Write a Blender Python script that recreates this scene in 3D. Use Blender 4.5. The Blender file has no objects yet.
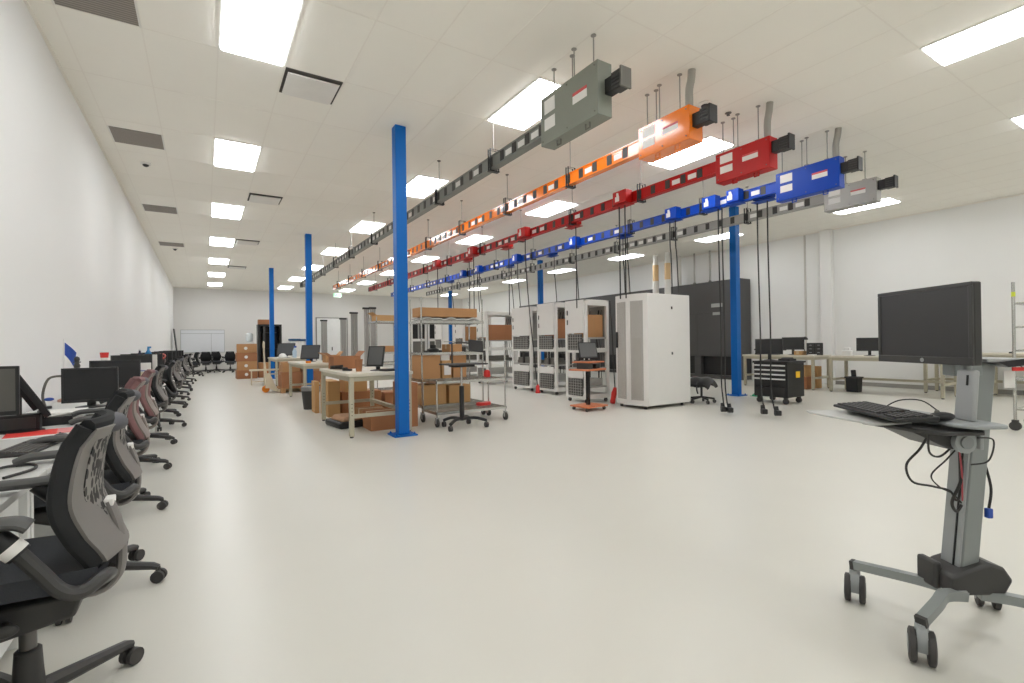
import bpy, math, random
from mathutils import Vector, Matrix
random.seed(7)
PI = math.pi
C = bpy.context.scene.collection
H = 4.213                      # ceiling height
WX0, WX1, WY0, WY1 = -1.27, 14.5, -5.0, 29.1

# ------------------------------------------------------------------ materials
def lin(hx):
    hx = hx.lstrip('#'); r = []
    for i in (0, 2, 4):
        c = int(hx[i:i+2], 16) / 255
        r.append(c / 12.92 if c <= .04045 else ((c + .055) / 1.055) ** 2.4)
    return r
MATS = {}
def mat(name, hx, rough=.5, metal=0., var=.06, scale=8., bump=0., bscale=60., coat=0., emit=0., spec=.5):
    if name in MATS: return MATS[name]
    m = bpy.data.materials.new(name); m.use_nodes = True
    nt = m.node_tree; b = nt.nodes['Principled BSDF']
    c = lin(hx)
    tc = nt.nodes.new('ShaderNodeTexCoord')
    no = nt.nodes.new('ShaderNodeTexNoise'); no.inputs['Scale'].default_value = scale; no.inputs['Detail'].default_value = 4
    nt.links.new(tc.outputs['Object'], no.inputs['Vector'])
    mx = nt.nodes.new('ShaderNodeMix'); mx.data_type = 'RGBA'
    mx.inputs[6].default_value = [min(1, x * (1 - var)) for x in c] + [1]
    mx.inputs[7].default_value = [min(1, x * (1 + var)) for x in c] + [1]
    nt.links.new(no.outputs['Fac'], mx.inputs[0])
    nt.links.new(mx.outputs[2], b.inputs['Base Color'])
    b.inputs['Roughness'].default_value = rough; b.inputs['Metallic'].default_value = metal
    b.inputs['Coat Weight'].default_value = coat; b.inputs['Coat Roughness'].default_value = .08
    b.inputs['Specular IOR Level'].default_value = spec
    if emit:
        b.inputs['Emission Color'].default_value = c + [1]; b.inputs['Emission Strength'].default_value = emit
    if bump:
        n2 = nt.nodes.new('ShaderNodeTexNoise'); n2.inputs['Scale'].default_value = bscale
        nt.links.new(tc.outputs['Object'], n2.inputs['Vector'])
        bp = nt.nodes.new('ShaderNodeBump'); bp.inputs['Strength'].default_value = bump; bp.inputs['Distance'].default_value = .01
        nt.links.new(n2.outputs['Fac'], bp.inputs['Height']); nt.links.new(bp.outputs['Normal'], b.inputs['Normal'])
    MATS[name] = m
    return m
def pattern(name, hx1, hx2, kind, scale, rough=.6, metal=0., thr=.5, stretch=(1, 1, 1)):
    """two-colour procedural pattern: voronoi flecks, or a grille of bars"""
    m = bpy.data.materials.new(name); m.use_nodes = True; nt = m.node_tree; b = nt.nodes['Principled BSDF']
    tc = nt.nodes.new('ShaderNodeTexCoord'); mp = nt.nodes.new('ShaderNodeMapping'); mp.inputs['Scale'].default_value = stretch
    nt.links.new(tc.outputs['Object'], mp.inputs['Vector'])
    if kind == 'voronoi':
        t = nt.nodes.new('ShaderNodeTexVoronoi'); t.inputs['Scale'].default_value = scale; out = t.outputs['Distance']
    elif kind == 'brick':
        t = nt.nodes.new('ShaderNodeTexChecker'); t.inputs['Scale'].default_value = scale; out = t.outputs['Fac']
    else:
        t = nt.nodes.new('ShaderNodeTexWave'); t.bands_direction = kind; t.inputs['Scale'].default_value = scale; out = t.outputs['Fac']
    nt.links.new(mp.outputs['Vector'], t.inputs['Vector'])
    rp = nt.nodes.new('ShaderNodeValToRGB'); rp.color_ramp.interpolation = 'CONSTANT'
    rp.color_ramp.elements[0].color = lin(hx1) + [1]; rp.color_ramp.elements[1].color = lin(hx2) + [1]; rp.color_ramp.elements[1].position = thr
    nt.links.new(out, rp.inputs['Fac']); nt.links.new(rp.outputs['Color'], b.inputs['Base Color'])
    b.inputs['Roughness'].default_value = rough; b.inputs['Metallic'].default_value = metal
    MATS[name] = m
    return m

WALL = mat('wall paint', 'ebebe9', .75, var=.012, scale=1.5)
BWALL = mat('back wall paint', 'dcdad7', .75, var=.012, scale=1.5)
CEIL = mat('ceiling tile', 'f7f4ec', .9, var=.012, scale=3, bump=.15, bscale=90)
TBAR = mat('ceiling grid metal', 'f2eee6', .9, var=.01)
FLOOR = mat('polished sealed floor', 'd1cfc6', .32, var=.035, scale=1.1, spec=.45)
LIGHT = mat('light diffuser', 'fafcff', .5, var=0, emit=14.1)
LFRAME = mat('light frame white', 'e6e4df', .5)
BLUEP = mat('post blue paint', '0064b6', .42, var=.04, spec=.3)
GRAYB = mat('busway grey paint', '7c7e78', .36, var=.04)
ORNG = mat('busway orange paint', 'f07c10', .16, var=.04, coat=.5)
REDB = mat('busway red paint', 'b51412', .4, var=.05, spec=.3)
BLUEB = mat('busway blue paint', '0343ae', .4, var=.05, spec=.3)
GALV = mat('galvanised grey steel', 'a09e98', .4, .35, var=.06)
DUCT2 = mat('pale grey busway paint', '9a9892', .36, var=.05)
BLACK = mat('black plastic', '1d1d1e', .45, var=.1)
BLACKM = mat('black satin metal', '232324', .38, .3, var=.08)
DKGRAY = mat('dark grey plastic', '3a3938', .5, var=.06)
MIDG = mat('mid grey plastic', '68665f', .5, var=.05)
CHAIRG = mat('chair shell grey', '7a7673', .5, var=.04)
SEATF = mat('charcoal seat fabric', '3c3e42', .9, var=.12, scale=60, bump=.3, bscale=300)
BACKF = mat('black back fabric', '1f2021', .9, var=.12, scale=60)
MAUVE = mat('mauve mesh fabric', '7d5a5a', .8, var=.12, scale=80)
PERF = pattern('perforated chair back', '1b1a1a', '85827e', 'voronoi', 62, thr=.56, stretch=(1, 1, .55))
SCREEN = mat('dark monitor screen', '2e2e2f', .25, var=.04, spec=.5)
SCREENG = mat('grey monitor screen', '5a5b5a', .35, var=.04)
SILVER = mat('silver plastic', 'a9abac', .35, .3, var=.03)
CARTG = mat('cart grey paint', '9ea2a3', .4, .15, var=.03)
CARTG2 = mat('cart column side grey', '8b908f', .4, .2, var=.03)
DESKT = mat('desk laminate', 'c9c9c6', .4, var=.03)
DESKW = mat('desk panel white', 'e4e5e3', .5, var=.02)
BENCHT = mat('workbench laminate', 'd6d0c0', .4, var=.04)
BENCHL = mat('workbench beige steel', 'b9b39e', .45, var=.04)
CARD = [mat('cardboard a', 'b88a5e', .85, var=.08, scale=5), mat('cardboard b', 'a97450', .85, var=.08, scale=5), mat('cardboard c', 'c39a68', .85, var=.08, scale=5)]
TAPE = mat('packing tape', 'cdb48c', .4, var=.05)
PAPER = mat('white paper', 'e9e7e3', .8, var=.02)
PINKP = mat('pink printing', 'd98a8a', .8)
REDL = mat('red plastic', 'd0302c', .45)
GREENF = mat('green card', '0b9a80', .6)
REDF = mat('bright red card', 'ee4038', .6)
BLUEC = mat('blue plastic', '2a4fa8', .45)
CYANB = mat('cyan plastic', '2a86c0', .35)
CHROME = mat('chrome wire', 'c4c4c0', .25, .85, var=.03)
RUBBER = mat('caster rubber', '3d3b3a', .6)
RACKW = mat('rack white paint', 'dddcd8', .42, var=.02)
RACKIN = mat('rack inner grey', 'a5a49f', .5, var=.05)
GRILLE = mat('rack grille dark', '4e4c48', .6, var=.1, scale=30)
MESHD = pattern('rack mesh door', 'bbb9b3', '97958f', 'brick', 120, thr=.5)
DARKU = mat('dark grey enamel', '4c4b4a', .42, var=.04)
PALWOOD = mat('pallet wood', 'b58a5a', .8, var=.15, scale=20)
ORCART = mat('orange laminate', 'c97850', .45, var=.06)
YELLOW = mat('yellow label', 'f0c020', .5)
GREENP = mat('green paint', '0c9a6a', .5)
TAN = mat('tan pipe insulation', 'd8b88c', .8, var=.08)
PIPEW = mat('white pipe jacket', 'dedcd6', .6)
CURT = mat('grey panel fabric', '9b9894', .8, var=.05)
WHITEB = mat('whiteboard surface', 'e2e4e8', .25, var=.02)
SCREENP = mat('pale cubicle panel', 'd7dbe0', .5)
NAVY = mat('navy fabric', '23253c', .85)
RODM = mat('zinc rod', '9b9892', .5, var=.03)
SLOTM = mat('plug slot dark grey', '35332f', .55, var=.04)
EXITG = mat('exit sign green', '18b060', .5, emit=1.2)
CABLE = mat('black cable rubber', '262524', .5)
WHITEP = mat('white plastic', 'e6e6e4', .4)
ORANGEW = mat('orange wheel', 'ec8a1c', .45)
CREAM = mat('cream enamel', 'd9cdb4', .4)

# ------------------------------------------------------------------ mesh builder
class MB:
    def __init__(self): self.v = []; self.f = []; self.T = Matrix.Identity(4)
    def at(self, T): self.T = T; return self
    def add(self, vs, fs):
        n = len(self.v); self.v += [tuple(self.T @ Vector(p)) for p in vs]; self.f += [tuple(i + n for i in f) for f in fs]; return self
    def box(self, x0, x1, y0, y1, z0, z1):
        vs = [(x, y, z) for z in (z0, z1) for y in (y0, y1) for x in (x0, x1)]
        return self.add(vs, [(0, 2, 3, 1), (4, 5, 7, 6), (0, 1, 5, 4), (2, 6, 7, 3), (0, 4, 6, 2), (1, 3, 7, 5)])
    def cbox(self, cx, cy, cz, sx, sy, sz): return self.box(cx-sx/2, cx+sx/2, cy-sy/2, cy+sy/2, cz-sz/2, cz+sz/2)
    def prism(self, poly, axis, a, b):
        """poly of 2D points extruded along axis ('x','y','z') from a to b"""
        def p3(p, t): return {'x': (t, p[0], p[1]), 'y': (p[0], t, p[1]), 'z': (p[0], p[1], t)}[axis]
        n = len(poly); vs = [p3(p, a) for p in poly] + [p3(p, b) for p in poly]
        return self.add(vs, [tuple(range(n))[::-1], tuple(range(n, 2*n))] + [(i, (i+1) % n, n+(i+1) % n, n+i) for i in range(n)])
    def tube(self, pts, r, n=8, cap=True, rs=None, flat=None):
        pts = [Vector(p) for p in pts]; rings = []
        up = None
        for i, p in enumerate(pts):
            d = (pts[min(i+1, len(pts)-1)] - pts[max(i-1, 0)]).normalized()
            if up is None: up = Vector((0, 0, 1)) if abs(d.z) < .9 else Vector((1, 0, 0))
            a = d.cross(up).normalized(); b = a.cross(d).normalized(); up = b
            rr = rs[i] if rs else r
            fa, fb = flat if flat else (1, 1)
            rings.append([p + a*math.cos(2*PI*k/n + PI/n)*rr*fa + b*math.sin(2*PI*k/n + PI/n)*rr*fb for k in range(n)])
        vs = [q for ring in rings for q in ring]; fs = []
        for i in range(len(pts)-1):
            for k in range(n):
                fs.append((i*n+k, i*n+(k+1) % n, (i+1)*n+(k+1) % n, (i+1)*n+k))
        if cap: fs.append(tuple(range(n))[::-1]); fs.append(tuple(range((len(pts)-1)*n, len(pts)*n)))
        return self.add(vs, fs)
    def cyl(self, p, q, r, n=14, r2=None): return self.tube([p, q], r, n, rs=[r, r2 if r2 is not None else r])
    def lathe(self, prof, c=(0, 0, 0), n=20):
        vs = []; fs = []
        for (r, z) in prof:
            for k in range(n): vs.append((c[0]+r*math.cos(2*PI*k/n), c[1]+r*math.sin(2*PI*k/n), c[2]+z))
        for i in range(len(prof)-1):
            for k in range(n): fs.append((i*n+k, i*n+(k+1) % n, (i+1)*n+(k+1) % n, (i+1)*n+k))
        fs.append(tuple(range(n))[::-1]); fs.append(tuple(range((len(prof)-1)*n, len(prof)*n)))
        return self.add(vs, fs)
    def sheet(self, fn, nu, nv, th):
        """surface fn(u,v)->point, thickened along its normal by th"""
        P = [[Vector(fn(i/nu, j/nv)) for j in range(nv+1)] for i in range(nu+1)]
        N = []
        for i in range(nu+1):
            row = []
            for j in range(nv+1):
                a = P[min(i+1, nu)][j] - P[max(i-1, 0)][j]; b = P[i][min(j+1, nv)] - P[i][max(j-1, 0)]
                row.append(a.cross(b).normalized())
            N.append(row)
        idx = lambda i, j: i*(nv+1)+j; M = (nu+1)*(nv+1)
        vs = [P[i][j] for i in range(nu+1) for j in range(nv+1)] + [P[i][j]+N[i][j]*th for i in range(nu+1) for j in range(nv+1)]
        fs = []
        for i in range(nu):
            for j in range(nv):
                q = (idx(i, j), idx(i+1, j), idx(i+1, j+1), idx(i, j+1)); fs.append(q[::-1]); fs.append(tuple(k+M for k in q))
        for i in range(nu):
            fs.append((idx(i, 0), idx(i+1, 0), idx(i+1, 0)+M, idx(i, 0)+M)); fs.append((idx(i+1, nv), idx(i, nv), idx(i, nv)+M, idx(i+1, nv)+M))
        for j in range(nv):
            fs.append((idx(0, j+1), idx(0, j), idx(0, j)+M, idx(0, j+1)+M)); fs.append((idx(nu, j), idx(nu, j+1), idx(nu, j+1)+M, idx(nu, j)+M))
        return self.add(vs, fs)
    def ball(self, c, rx, ry, rz, nu=14, nv=9):
        vs = [(c[0], c[1], c[2]-rz)]; 
        for j in range(1, nv):
            t = -PI/2 + PI*j/nv
            for i in range(nu): vs.append((c[0]+rx*math.cos(t)*math.cos(2*PI*i/nu), c[1]+ry*math.cos(t)*math.sin(2*PI*i/nu), c[2]+rz*math.sin(t)))
        vs.append((c[0], c[1], c[2]+rz)); L = len(vs)-1; fs = []
        for i in range(nu):
            fs.append((0, 1+(i+1) % nu, 1+i)); fs.append((L, L-nu+i, L-nu+(i+1) % nu))
            for j in range(nv-2): fs.append((1+j*nu+i, 1+j*nu+(i+1) % nu, 1+(j+1)*nu+(i+1) % nu, 1+(j+1)*nu+i))
        return self.add(vs, fs)
    def build(self, name, m, parent=None, bevel=0., smooth=True):
        me = bpy.data.meshes.new(name); me.from_pydata(self.v, [], self.f); me.validate(); me.update()
        me.materials.append(m)
        if smooth:
            me.shade_smooth(); me.set_sharp_from_angle(angle=math.radians(35))
        o = bpy.data.objects.new(name, me); C.objects.link(o)
        if parent is not None: o.parent = parent
        if bevel:
            b = o.modifiers.new('Bevel', 'BEVEL'); b.width = bevel; b.segments = 2; b.limit_method = 'ANGLE'; b.angle_limit = math.radians(40)
        return o

def tag(o, label, cat, group=None, kind=None):
    o['label'] = label; o['category'] = cat
    if group: o['group'] = group
    if kind: o['kind'] = kind
    return o
def thing(name, label, cat, loc=(0, 0, 0), rz=0., group=None):
    o = bpy.data.objects.new(name, None); o.empty_display_size = .1; C.objects.link(o)
    o.location = loc; o.rotation_euler = (0, 0, rz)
    return tag(o, label, cat, group)
def struct(mb, name, m, parent=None, bevel=0.):
    o = mb.build(name, m, parent, bevel)
    if parent is None: o['kind'] = 'structure'
    return o
def kids(o): return [c for c in C.objects if c.parent == o]
def dup(root, loc, rz=None, label=None, group=None, scale=None):
    def cp(o, par):
        c = o.copy(); C.objects.link(c); c.parent = par
        for k in kids(o): cp(k, c)
        return c
    r = cp(root, None); r.location = loc
    if rz is not None: r.rotation_euler = (0, 0, rz)
    if scale: r.scale = scale
    if label: r['label'] = label
    if group: r['group'] = group
    return r
def single(mb, name, m, label, cat, group=None, bevel=0.):
    return tag(mb.build(name, m, None, bevel), label, cat, group)
def curve(pts, sub=6):
    pts = [Vector(p) for p in pts]; out = []
    for i in range(len(pts)-1):
        p0 = pts[max(i-1, 0)]; p1 = pts[i]; p2 = pts[i+1]; p3 = pts[min(i+2, len(pts)-1)]
        for k in range(sub):
            t = k/sub
            out.append(.5*((2*p1) + (-p0+p2)*t + (2*p0-5*p1+4*p2-p3)*t*t + (-p0+3*p1-3*p2+p3)*t**3))
    out.append(pts[-1]); return out
def Rz(a, t=(0, 0, 0)): return Matrix.Translation(t) @ Matrix.Rotation(a, 4, 'Z')

# ------------------------------------------------------------------ room
struct(MB().box(WX0-.2, WX1+.2, WY0-.2, WY1+.2, -.15, 0), 'floor', FLOOR)
struct(MB().box(WX0-.2, WX1+.2, WY0-.2, WY1+.2, H, H+.15), 'ceiling', CEIL)
struct(MB().box(WX0-.2, WX0, WY0-.2, WY1+.2, 0, H), 'wall_left', WALL)
struct(MB().box(WX1, WX1+.2, WY0-.2, WY1+.2, 0, H), 'wall_right', WALL)
struct(MB().box(WX0, WX1, WY0-.2, WY0, 0, H), 'wall_front', WALL)
# back wall; white slab paints in the bright light beyond its doorway
DX0, DX1, DZ = 5.35, 7.0, 2.78
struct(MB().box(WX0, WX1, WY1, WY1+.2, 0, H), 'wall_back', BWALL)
struct(MB().box(DX0-.05, DX0+.01, WY1-.05, WY1, 0, DZ+.05).box(DX1-.01, DX1+.05, WY1-.05, WY1, 0, DZ+.05)
       .box(DX0+.01, DX1-.01, WY1-.05, WY1, DZ, DZ+.05), 'trim_1', mat('door frame grey', '8f8d89', .5))
dr = struct(MB().box(DX0+.012, DX1-.012, WY1-.03, WY1-.002, .01, DZ), 'doorway_slab_1', mat('bright doorway white', 'f2f2f1', .5))
MB().box(6.15, 6.2, WY1-.06, WY1-.03, .95, 1.15).build('door_handle', DKGRAY, dr)
# ceiling T-bar grid
g = MB()
x = -.466 - .61
while x < WX1:
    g.box(x-.007, x+.007, WY0, WY1, H-.002, H); x += .61
y = 5.639 - 1.22*8
while y < WY1:
    g.box(WX0, WX1, y-.007, y+.007, H-.0015, H); y += 1.22
struct(g, 'trim_2', TBAR)
# perimeter angle, skirting, pilaster
struct(MB().box(WX0, WX0+.025, WY0, WY1, H-.02, H).box(WX1-.025, WX1, WY0, WY1, H-.02, H).box(WX0, WX1, WY1-.025, WY1, H-.02, H), 'trim_3', TBAR)
struct(MB().box(WX1-.012, WX1, WY0, 8.2, 0, .1), 'baseboard_right', mat('grey skirting', '9c9a95', .6), bevel=.003)
struct(MB().box(WX0, WX0+.012, WY0, WY1, 0, .1), 'baseboard_left', MATS['grey skirting'], bevel=.003)
struct(MB().box(WX0+.02, DX0-.07, WY1-.012, WY1, 0, .1).box(DX1+.07, WX1-.01, WY1-.012, WY1, 0, .1), 'baseboard_back', MATS['grey skirting'], bevel=.003)
struct(MB().box(WX1-.16, WX1, 6.52, 6.82, 0, H), 'trim_4', WALL, bevel=.02)
struct(MB().box(WX1-.015, WX1, 7.25, 7.3, 0, H).box(WX1-.015, WX1, 14.1, 14.16, 0, H), 'trim_5', mat('wall joint strip', 'c8c5bf', .7))

# ------------------------------------------------------------------ ceiling lights
def light_panel():
    t = thing('ceiling_light', '', 'ceiling light')
    MB().box(-.305, -.285, -.61, .61, -.012, .0).box(.285, .305, -.61, .61, -.012, 0).box(-.285, .285, -.61, -.59, -.012, 0).box(-.285, .285, .59, .61, -.012, 0).build('frame', LFRAME, t)
    MB().add([(-.285, -.59, -.001), (.285, -.59, -.001), (.285, .59, -.001), (-.285, .59, -.001), (-.27, -.575, -.03), (.27, -.575, -.03), (.27, .575, -.03), (-.27, .575, -.03)], [(0, 1, 2, 3), (7, 6, 5, 4), (0, 4, 5, 1), (1, 5, 6, 2), (2, 6, 7, 3), (3, 7, 4, 0)]).build('diffuser', LIGHT, t)  # drop shape added so the lens sides also brighten the ceiling
    return t
lp = light_panel(); first = True
rownames = {1: 'row nearest the left wall', 6: 'row above the grey busway', 11: 'row beside the red busway', 21: 'row nearest the right wall'}
ordn = ['nearest', 'second', 'third', 'fourth', 'fifth', 'sixth', 'seventh', 'eighth', 'ninth', 'tenth']
for col in (1, 6, 11, 21):
    xc = 12.56 if col == 21 else -.466 + .61*(col+.5)
    vis = 0
    for j in range(-7, 19, 3):
        yc = 5.639 + 1.22*(j+.5)
        seen = j >= -1 or (col == 11 and j >= -4)
        if seen:
            lab = '%s ceiling light panel from the camera in the %s' % (ordn[vis], rownames[col]); vis += 1
            grp = 'ceiling light panels'
        else: lab = 'unseen white ceiling light panel over the camera end'; grp = 'unseen ceiling light panels at the camera end'  # unseen panels; the row behind the camera is added for lighting
        if first: o = lp; o.location = (xc, yc, H); o['label'] = lab; o['group'] = grp; first = False
        else: dup(lp, (xc, yc, H), None, lab, grp)
dup(lp, (9.62, 1.37, H), None, 'white ceiling light panel cut off by the right edge of the photo', 'ceiling light panels')

# vents, return grilles, dome camera, smoke detector, sprinkler
def diffuser_vent(yc, lab):
    t = thing('ceiling_vent', lab, 'air vent', (1.06, yc, H), 0, 'square supply vents in the ceiling')
    MB().box(-.295, .295, -.295, .295, -.006, 0).build('backing', mat('vent dark gap', '54504c', .8), t)
    MB().prism([(-.24, -.04), (.24, -.04), (.27, -.022), (-.27, -.022)], 'y', -.25, .25).build('plate', LFRAME, t)
for k, yc in enumerate((5.95, 10.95, 15.7, 20.9)):
    diffuser_vent(yc, 'white square supply vent, %s of the line beside the left light row' % ordn[k])
LOUV = pattern('return louvres', '9a928b', '7c756f', 'Y', 9, thr=.5)
for k, (y0, y1) in enumerate(((4.42, 5.63), (8.35, 8.96), (12.55, 13.15), (16.8, 17.4))):
    t = thing('return_grille', 'taupe return air grille in the ceiling, %s along the left wall' % ordn[k], 'air grille', (-.77, (y0+y1)/2, H), 0, 'return grilles along the left wall')
    hy = (y1-y0)/2
    MB().box(-.29, .29, -hy+.01, hy-.01, -.006, 0).build('louvres', LOUV, t)
    MB().box(-.305, -.288, -hy, hy, -.01, 0).box(.288, .305, -hy, hy, -.01, 0).build('frame', LFRAME, t)
for lab, loc in (('small white dome camera on the ceiling between two taupe grilles', (-.77, 9.75, H)), ('tiny dome camera at the far end of the left ceiling', (-.72, 17.75, H))):
    t = thing('dome_camera', lab, 'camera', loc)
    MB().lathe([(.07, 0), (.075, -.02), (.055, -.03)]).build('base', LFRAME, t)
    MB().ball((0, 0, -.03), .045, .045, .035).build('lens_dome', BLACK, t)
t = thing('smoke_detector', 'round white smoke detector on the ceiling beside the orange feed box', 'smoke detector', (5.34, 3.85, H))
MB().lathe([(.08, 0), (.085, -.025), (.05, -.03)]).build('base', LFRAME, t)
MB().lathe([(.05, -.03), (.048, -.045), (.02, -.05)]).build('chamber', DKGRAY, t)
t = thing('sprinkler_head', 'tiny dark sprinkler head in the ceiling above the red feed box', 'sprinkler', (5.83, 3.86, H))
MB().lathe([(.04, 0), (.04, -.006), (.012, -.02)]).build('escutcheon', MIDG, t)
MB().lathe([(.008, -.02), (.022, -.03), (.022, -.034)]).build('deflector', DKGRAY, t)
# exit sign with lettering
t = thing('exit_sign', 'green exit sign hanging under the far ceiling', 'sign', (6.1, 27.3, 3.95))
MB().box(-.2, .2, -.02, .02, -.11, .11).build('housing', mat('exit sign face', 'd8f0e0', .5, emit=.6), t)
MB().cyl((0, 0, .11), (0, 0, H-3.95), .01).build('stem', MIDG, t)
def text_obj(body, size, m, parent, loc, rot, name='lettering', ext=.002):
    cu = bpy.data.curves.new(name, 'FONT'); cu.body = body; cu.size = size; cu.extrude = ext; cu.align_x = 'CENTER'; cu.align_y = 'CENTER'
    tmp = bpy.data.objects.new(name, cu); C.objects.link(tmp)
    dg = bpy.context.evaluated_depsgraph_get(); me = bpy.data.meshes.new_from_object(tmp.evaluated_get(dg))
    bpy.data.objects.remove(tmp); me.materials.clear(); me.materials.append(m)
    o = bpy.data.objects.new(name, me); C.objects.link(o); o.parent = parent; o.location = loc; o.rotation_euler = rot
    return o
text_obj('EXIT', .2, EXITG, t, (0, -.025, 0), (PI/2, 0, 0))

# ------------------------------------------------------------------ blue posts
def post(x, y, lab):
    t = thing('support_post', lab, 'post', (x, y, 0), 0, 'blue steel support posts')
    MB().box(-.076, .076, -.076, .076, .02, H).build('column', BLUEP, t, bevel=.008)
    MB().box(-.16, .16, -.16, .16, 0, .02).build('base_plate', BLUEP, t, bevel=.003)
    for sx in (-1, 1):
        for sy in (-1, 1): MB().lathe([(.016, .02), (.016, .035), (.007, .036), (.007, .05)], (sx*.125, sy*.125, 0), 6).build('anchor_bolt', BLUEP, t)
post(2.28, 6.45, 'thick blue steel post nearest the camera, beside the beige workbench')
post(2.37, 13.9, 'blue steel post, middle of the left line, behind the first workbench')
post(2.18, 20.6, 'blue steel post, farthest of the left line, before the black cabinet')
post(10.05, 6.55, 'blue steel post beside the black tool cabinet on the right')
post(10.3, 14.35, 'blue steel post rising behind the white open racks')
post(10.9, 23.3, 'small far blue post seen above the wire shelves')

# ------------------------------------------------------------------ busways
Z0 = 3.53
def busway(label, X, m, mb_box, Yend, feed, cfar=False, rods=True, zoff=0., conduit=True, stickmat=PAPER, tall=.36):
    """straight busway: side plates with flanges, dark plug slots, feed box, hangers"""
    Z = Z0 + zoff
    t = thing('busway', label, 'busway', (X, 4.3, Z), 0, 'overhead busways')
    Y0b = feed[1] - 4.3; L = Yend - 4.3
    prof = [(-.05, 0), (.05, 0), (.05, .018), (.032, .026), (.032, .15), (.045, .158), (.045, .172), (-.045, .172), (-.045, .158), (-.032, .15), (-.032, .026), (-.05, .018)]
    MB().prism(prof, 'y', Y0b, L).build('housing', m, t)
    y = .08; rnd = random.Random(int(X*100))
    sl = MB().box(-.038, .038, 0, .085, .024, .156).build('plug_slot', SLOTM, t); sk = MB().box(-.0375, -.0325, 0, .14, .05, .12).build('sticker', stickmat, t)
    fs = True
    while y < L-.1:
        o = sl if y < .1 else sl.copy()
        if o is not sl: C.objects.link(o)
        o.location = (0, y, 0)
        if rnd.random() < .4 or fs:
            o = sk if fs else sk.copy()
            if not fs: C.objects.link(o)
            o.location = (0, y+.1, 0); fs = False
        y += .285 if y < 9 else .3
    MB().box(-.045, .045, L, L+.09, .0, .175).build('end_cap', DKGRAY, t, bevel=.004)
    # hangers
    for yh in (5.55, 7.3, 9.1, 10.9, 12.9, 14.7, 16.5, 18.3, 20.1):
        yy = yh - 4.3
        if yy > L: break
        w = .062
        hb = MB()
        for dy in (-.025, .025):
            hb.tube([(-w, yy+dy, -.02), (-w, yy+dy, .255), (w, yy+dy, .255), (w, yy+dy, -.02)], .011, 6)
        hb.box(-w-.012, w+.012, yy-.035, yy+.035, -.035, -.022)
        h = hb.build('hanger', BLACKM, t)
        MB().cyl((0, yy, .255), (0, yy, H-Z), .006, 8).build('rod', RODM, h)
        if yh < 12.8: MB().lathe([(.03, 0), (.03, -.008), (.012, -.02)], (0, yy, H-Z), 10).build('rod_collar', MIDG, h)
    # feed box
    y0, y1, w0, w1, zb, zt = feed
    zb -= Z; zt -= Z; y0 -= 4.3; y1 -= 4.3
    fb = MB().box(w0, w1, y0, y1, zb, zt).build('feed_box', mb_box, t, bevel=.006)
    MB().box(w0-.003, w0, y1-.25, y1-.07, zb+.62*(zt-zb), zb+.9*(zt-zb)).box(w0-.003, w0, y1-.25, y1-.07, zb+.28*(zt-zb), zb+.52*(zt-zb)).build('sticker', PAPER, fb)
    stk = MB().box(w0-.003, w0, y0+.15, y0+.36, zb+.45*(zt-zb), zb+.6*(zt-zb)).build('sticker', PAPER, fb)
    MB().box(w0-.004, w0-.0005, y0+.15, y0+.36, zb+.6*(zt-zb), zb+.66*(zt-zb)).build('sticker', mat('sticker red band', 'c85050', .6), fb)
    b = MB()
    for yy in (y0+.04, (y0+y1)/2, y1-.04):
        for zz in (zb+.04, zt-.04): b.cyl((w0-.008, yy, zz), (w0, yy, zz), .007, 8)
    b.build('screws', MIDG, fb)
    for yy in (y0+.2, y1-.25):
        MB().tube([(w0+.05, yy-.03, zb), (w0+.05, yy-.03, zb-.05), (w0+.05, yy+.03, zb-.05), (w0+.05, yy+.03, zb)], .009, 6).build('latch_loop', m if m is not GRAYB else MIDG, fb)
    # stub of the joint
    sb = MB().box(-.06, .03, y0-.12, y0, .02, .16).build('joint_stub', BLACK, t)
    js = MB()
    for q in range(5): js.box(-.075, .045, y0-.21, y0-.1, .015+.032*q, .038+.032*q)
    js.box(-.06, .03, y0-.2, y0-.1, .01, .17)
    js.build('joint_plates', DKGRAY, t)
    MB().box(-.08, .05, y0-.23, y0-.21, .0, .185).build('joint_cover', MIDG if m is GRAYB else BLACK, t, bevel=.003)
    # rods above box
    for (dx, dy) in ((-.05, y0+.45), (.01, y0+.55), (-.03, y0+.18), (.0, y0+.85 if y1-y0 > .9 else y1-.05)):
        r = MB(); r.cyl((dx, dy, zt), (dx, dy, H-Z), .007, 8); r.lathe([(.028, 0), (.028, -.008), (.01, -.018)], (dx, dy, H-Z), 10); r.box(dx-.03, dx+.03, dy-.03, dy+.03, zt, zt+.02)
        r.build('support_rod', RODM, t)
    if conduit:
        yc_ = y1-.08 if cfar else y0+.08
        MB().tube(curve([(.0, yc_, zt), (.0, yc_, zt+.2), (.01, yc_-.02, H-Z-.1), (.01, yc_-.03, H-Z)]), .042, 12).build('conduit', GALV, t)
    return t
busway('long grey overhead busway with an olive grey feed box at its near end', 3.25, GRAYB, mat('feed box olive grey', '84887e', .36, var=.04), 20.6, (3.37, 4.27, -.15, .03, 3.35+.0, 3.86), conduit=False)
busway('long orange overhead busway with a glossy orange feed box', 4.55, ORNG, ORNG, 20.9, (3.4, 4.13, -.11, .12, 3.42, 3.79))
busway('long dark red overhead busway with a red feed box at its near end', 6.02, REDB, REDB, 20.9, (3.37, 4.12, -.1, .08, 3.37, 3.76))
busway('long bright blue overhead busway with a blue feed box at its near end', 7.6, BLUEB, BLUEB, 22.7, (3.29, 4.18, -.1, .06, 3.36, 3.79))
busway('long pale grey overhead busway, rightmost of the five, with a galvanised feed box', 8.95, DUCT2, GALV, 21.6, (3.36, 4.12, -.1, .07, 3.37, 3.75), cfar=True)

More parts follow.
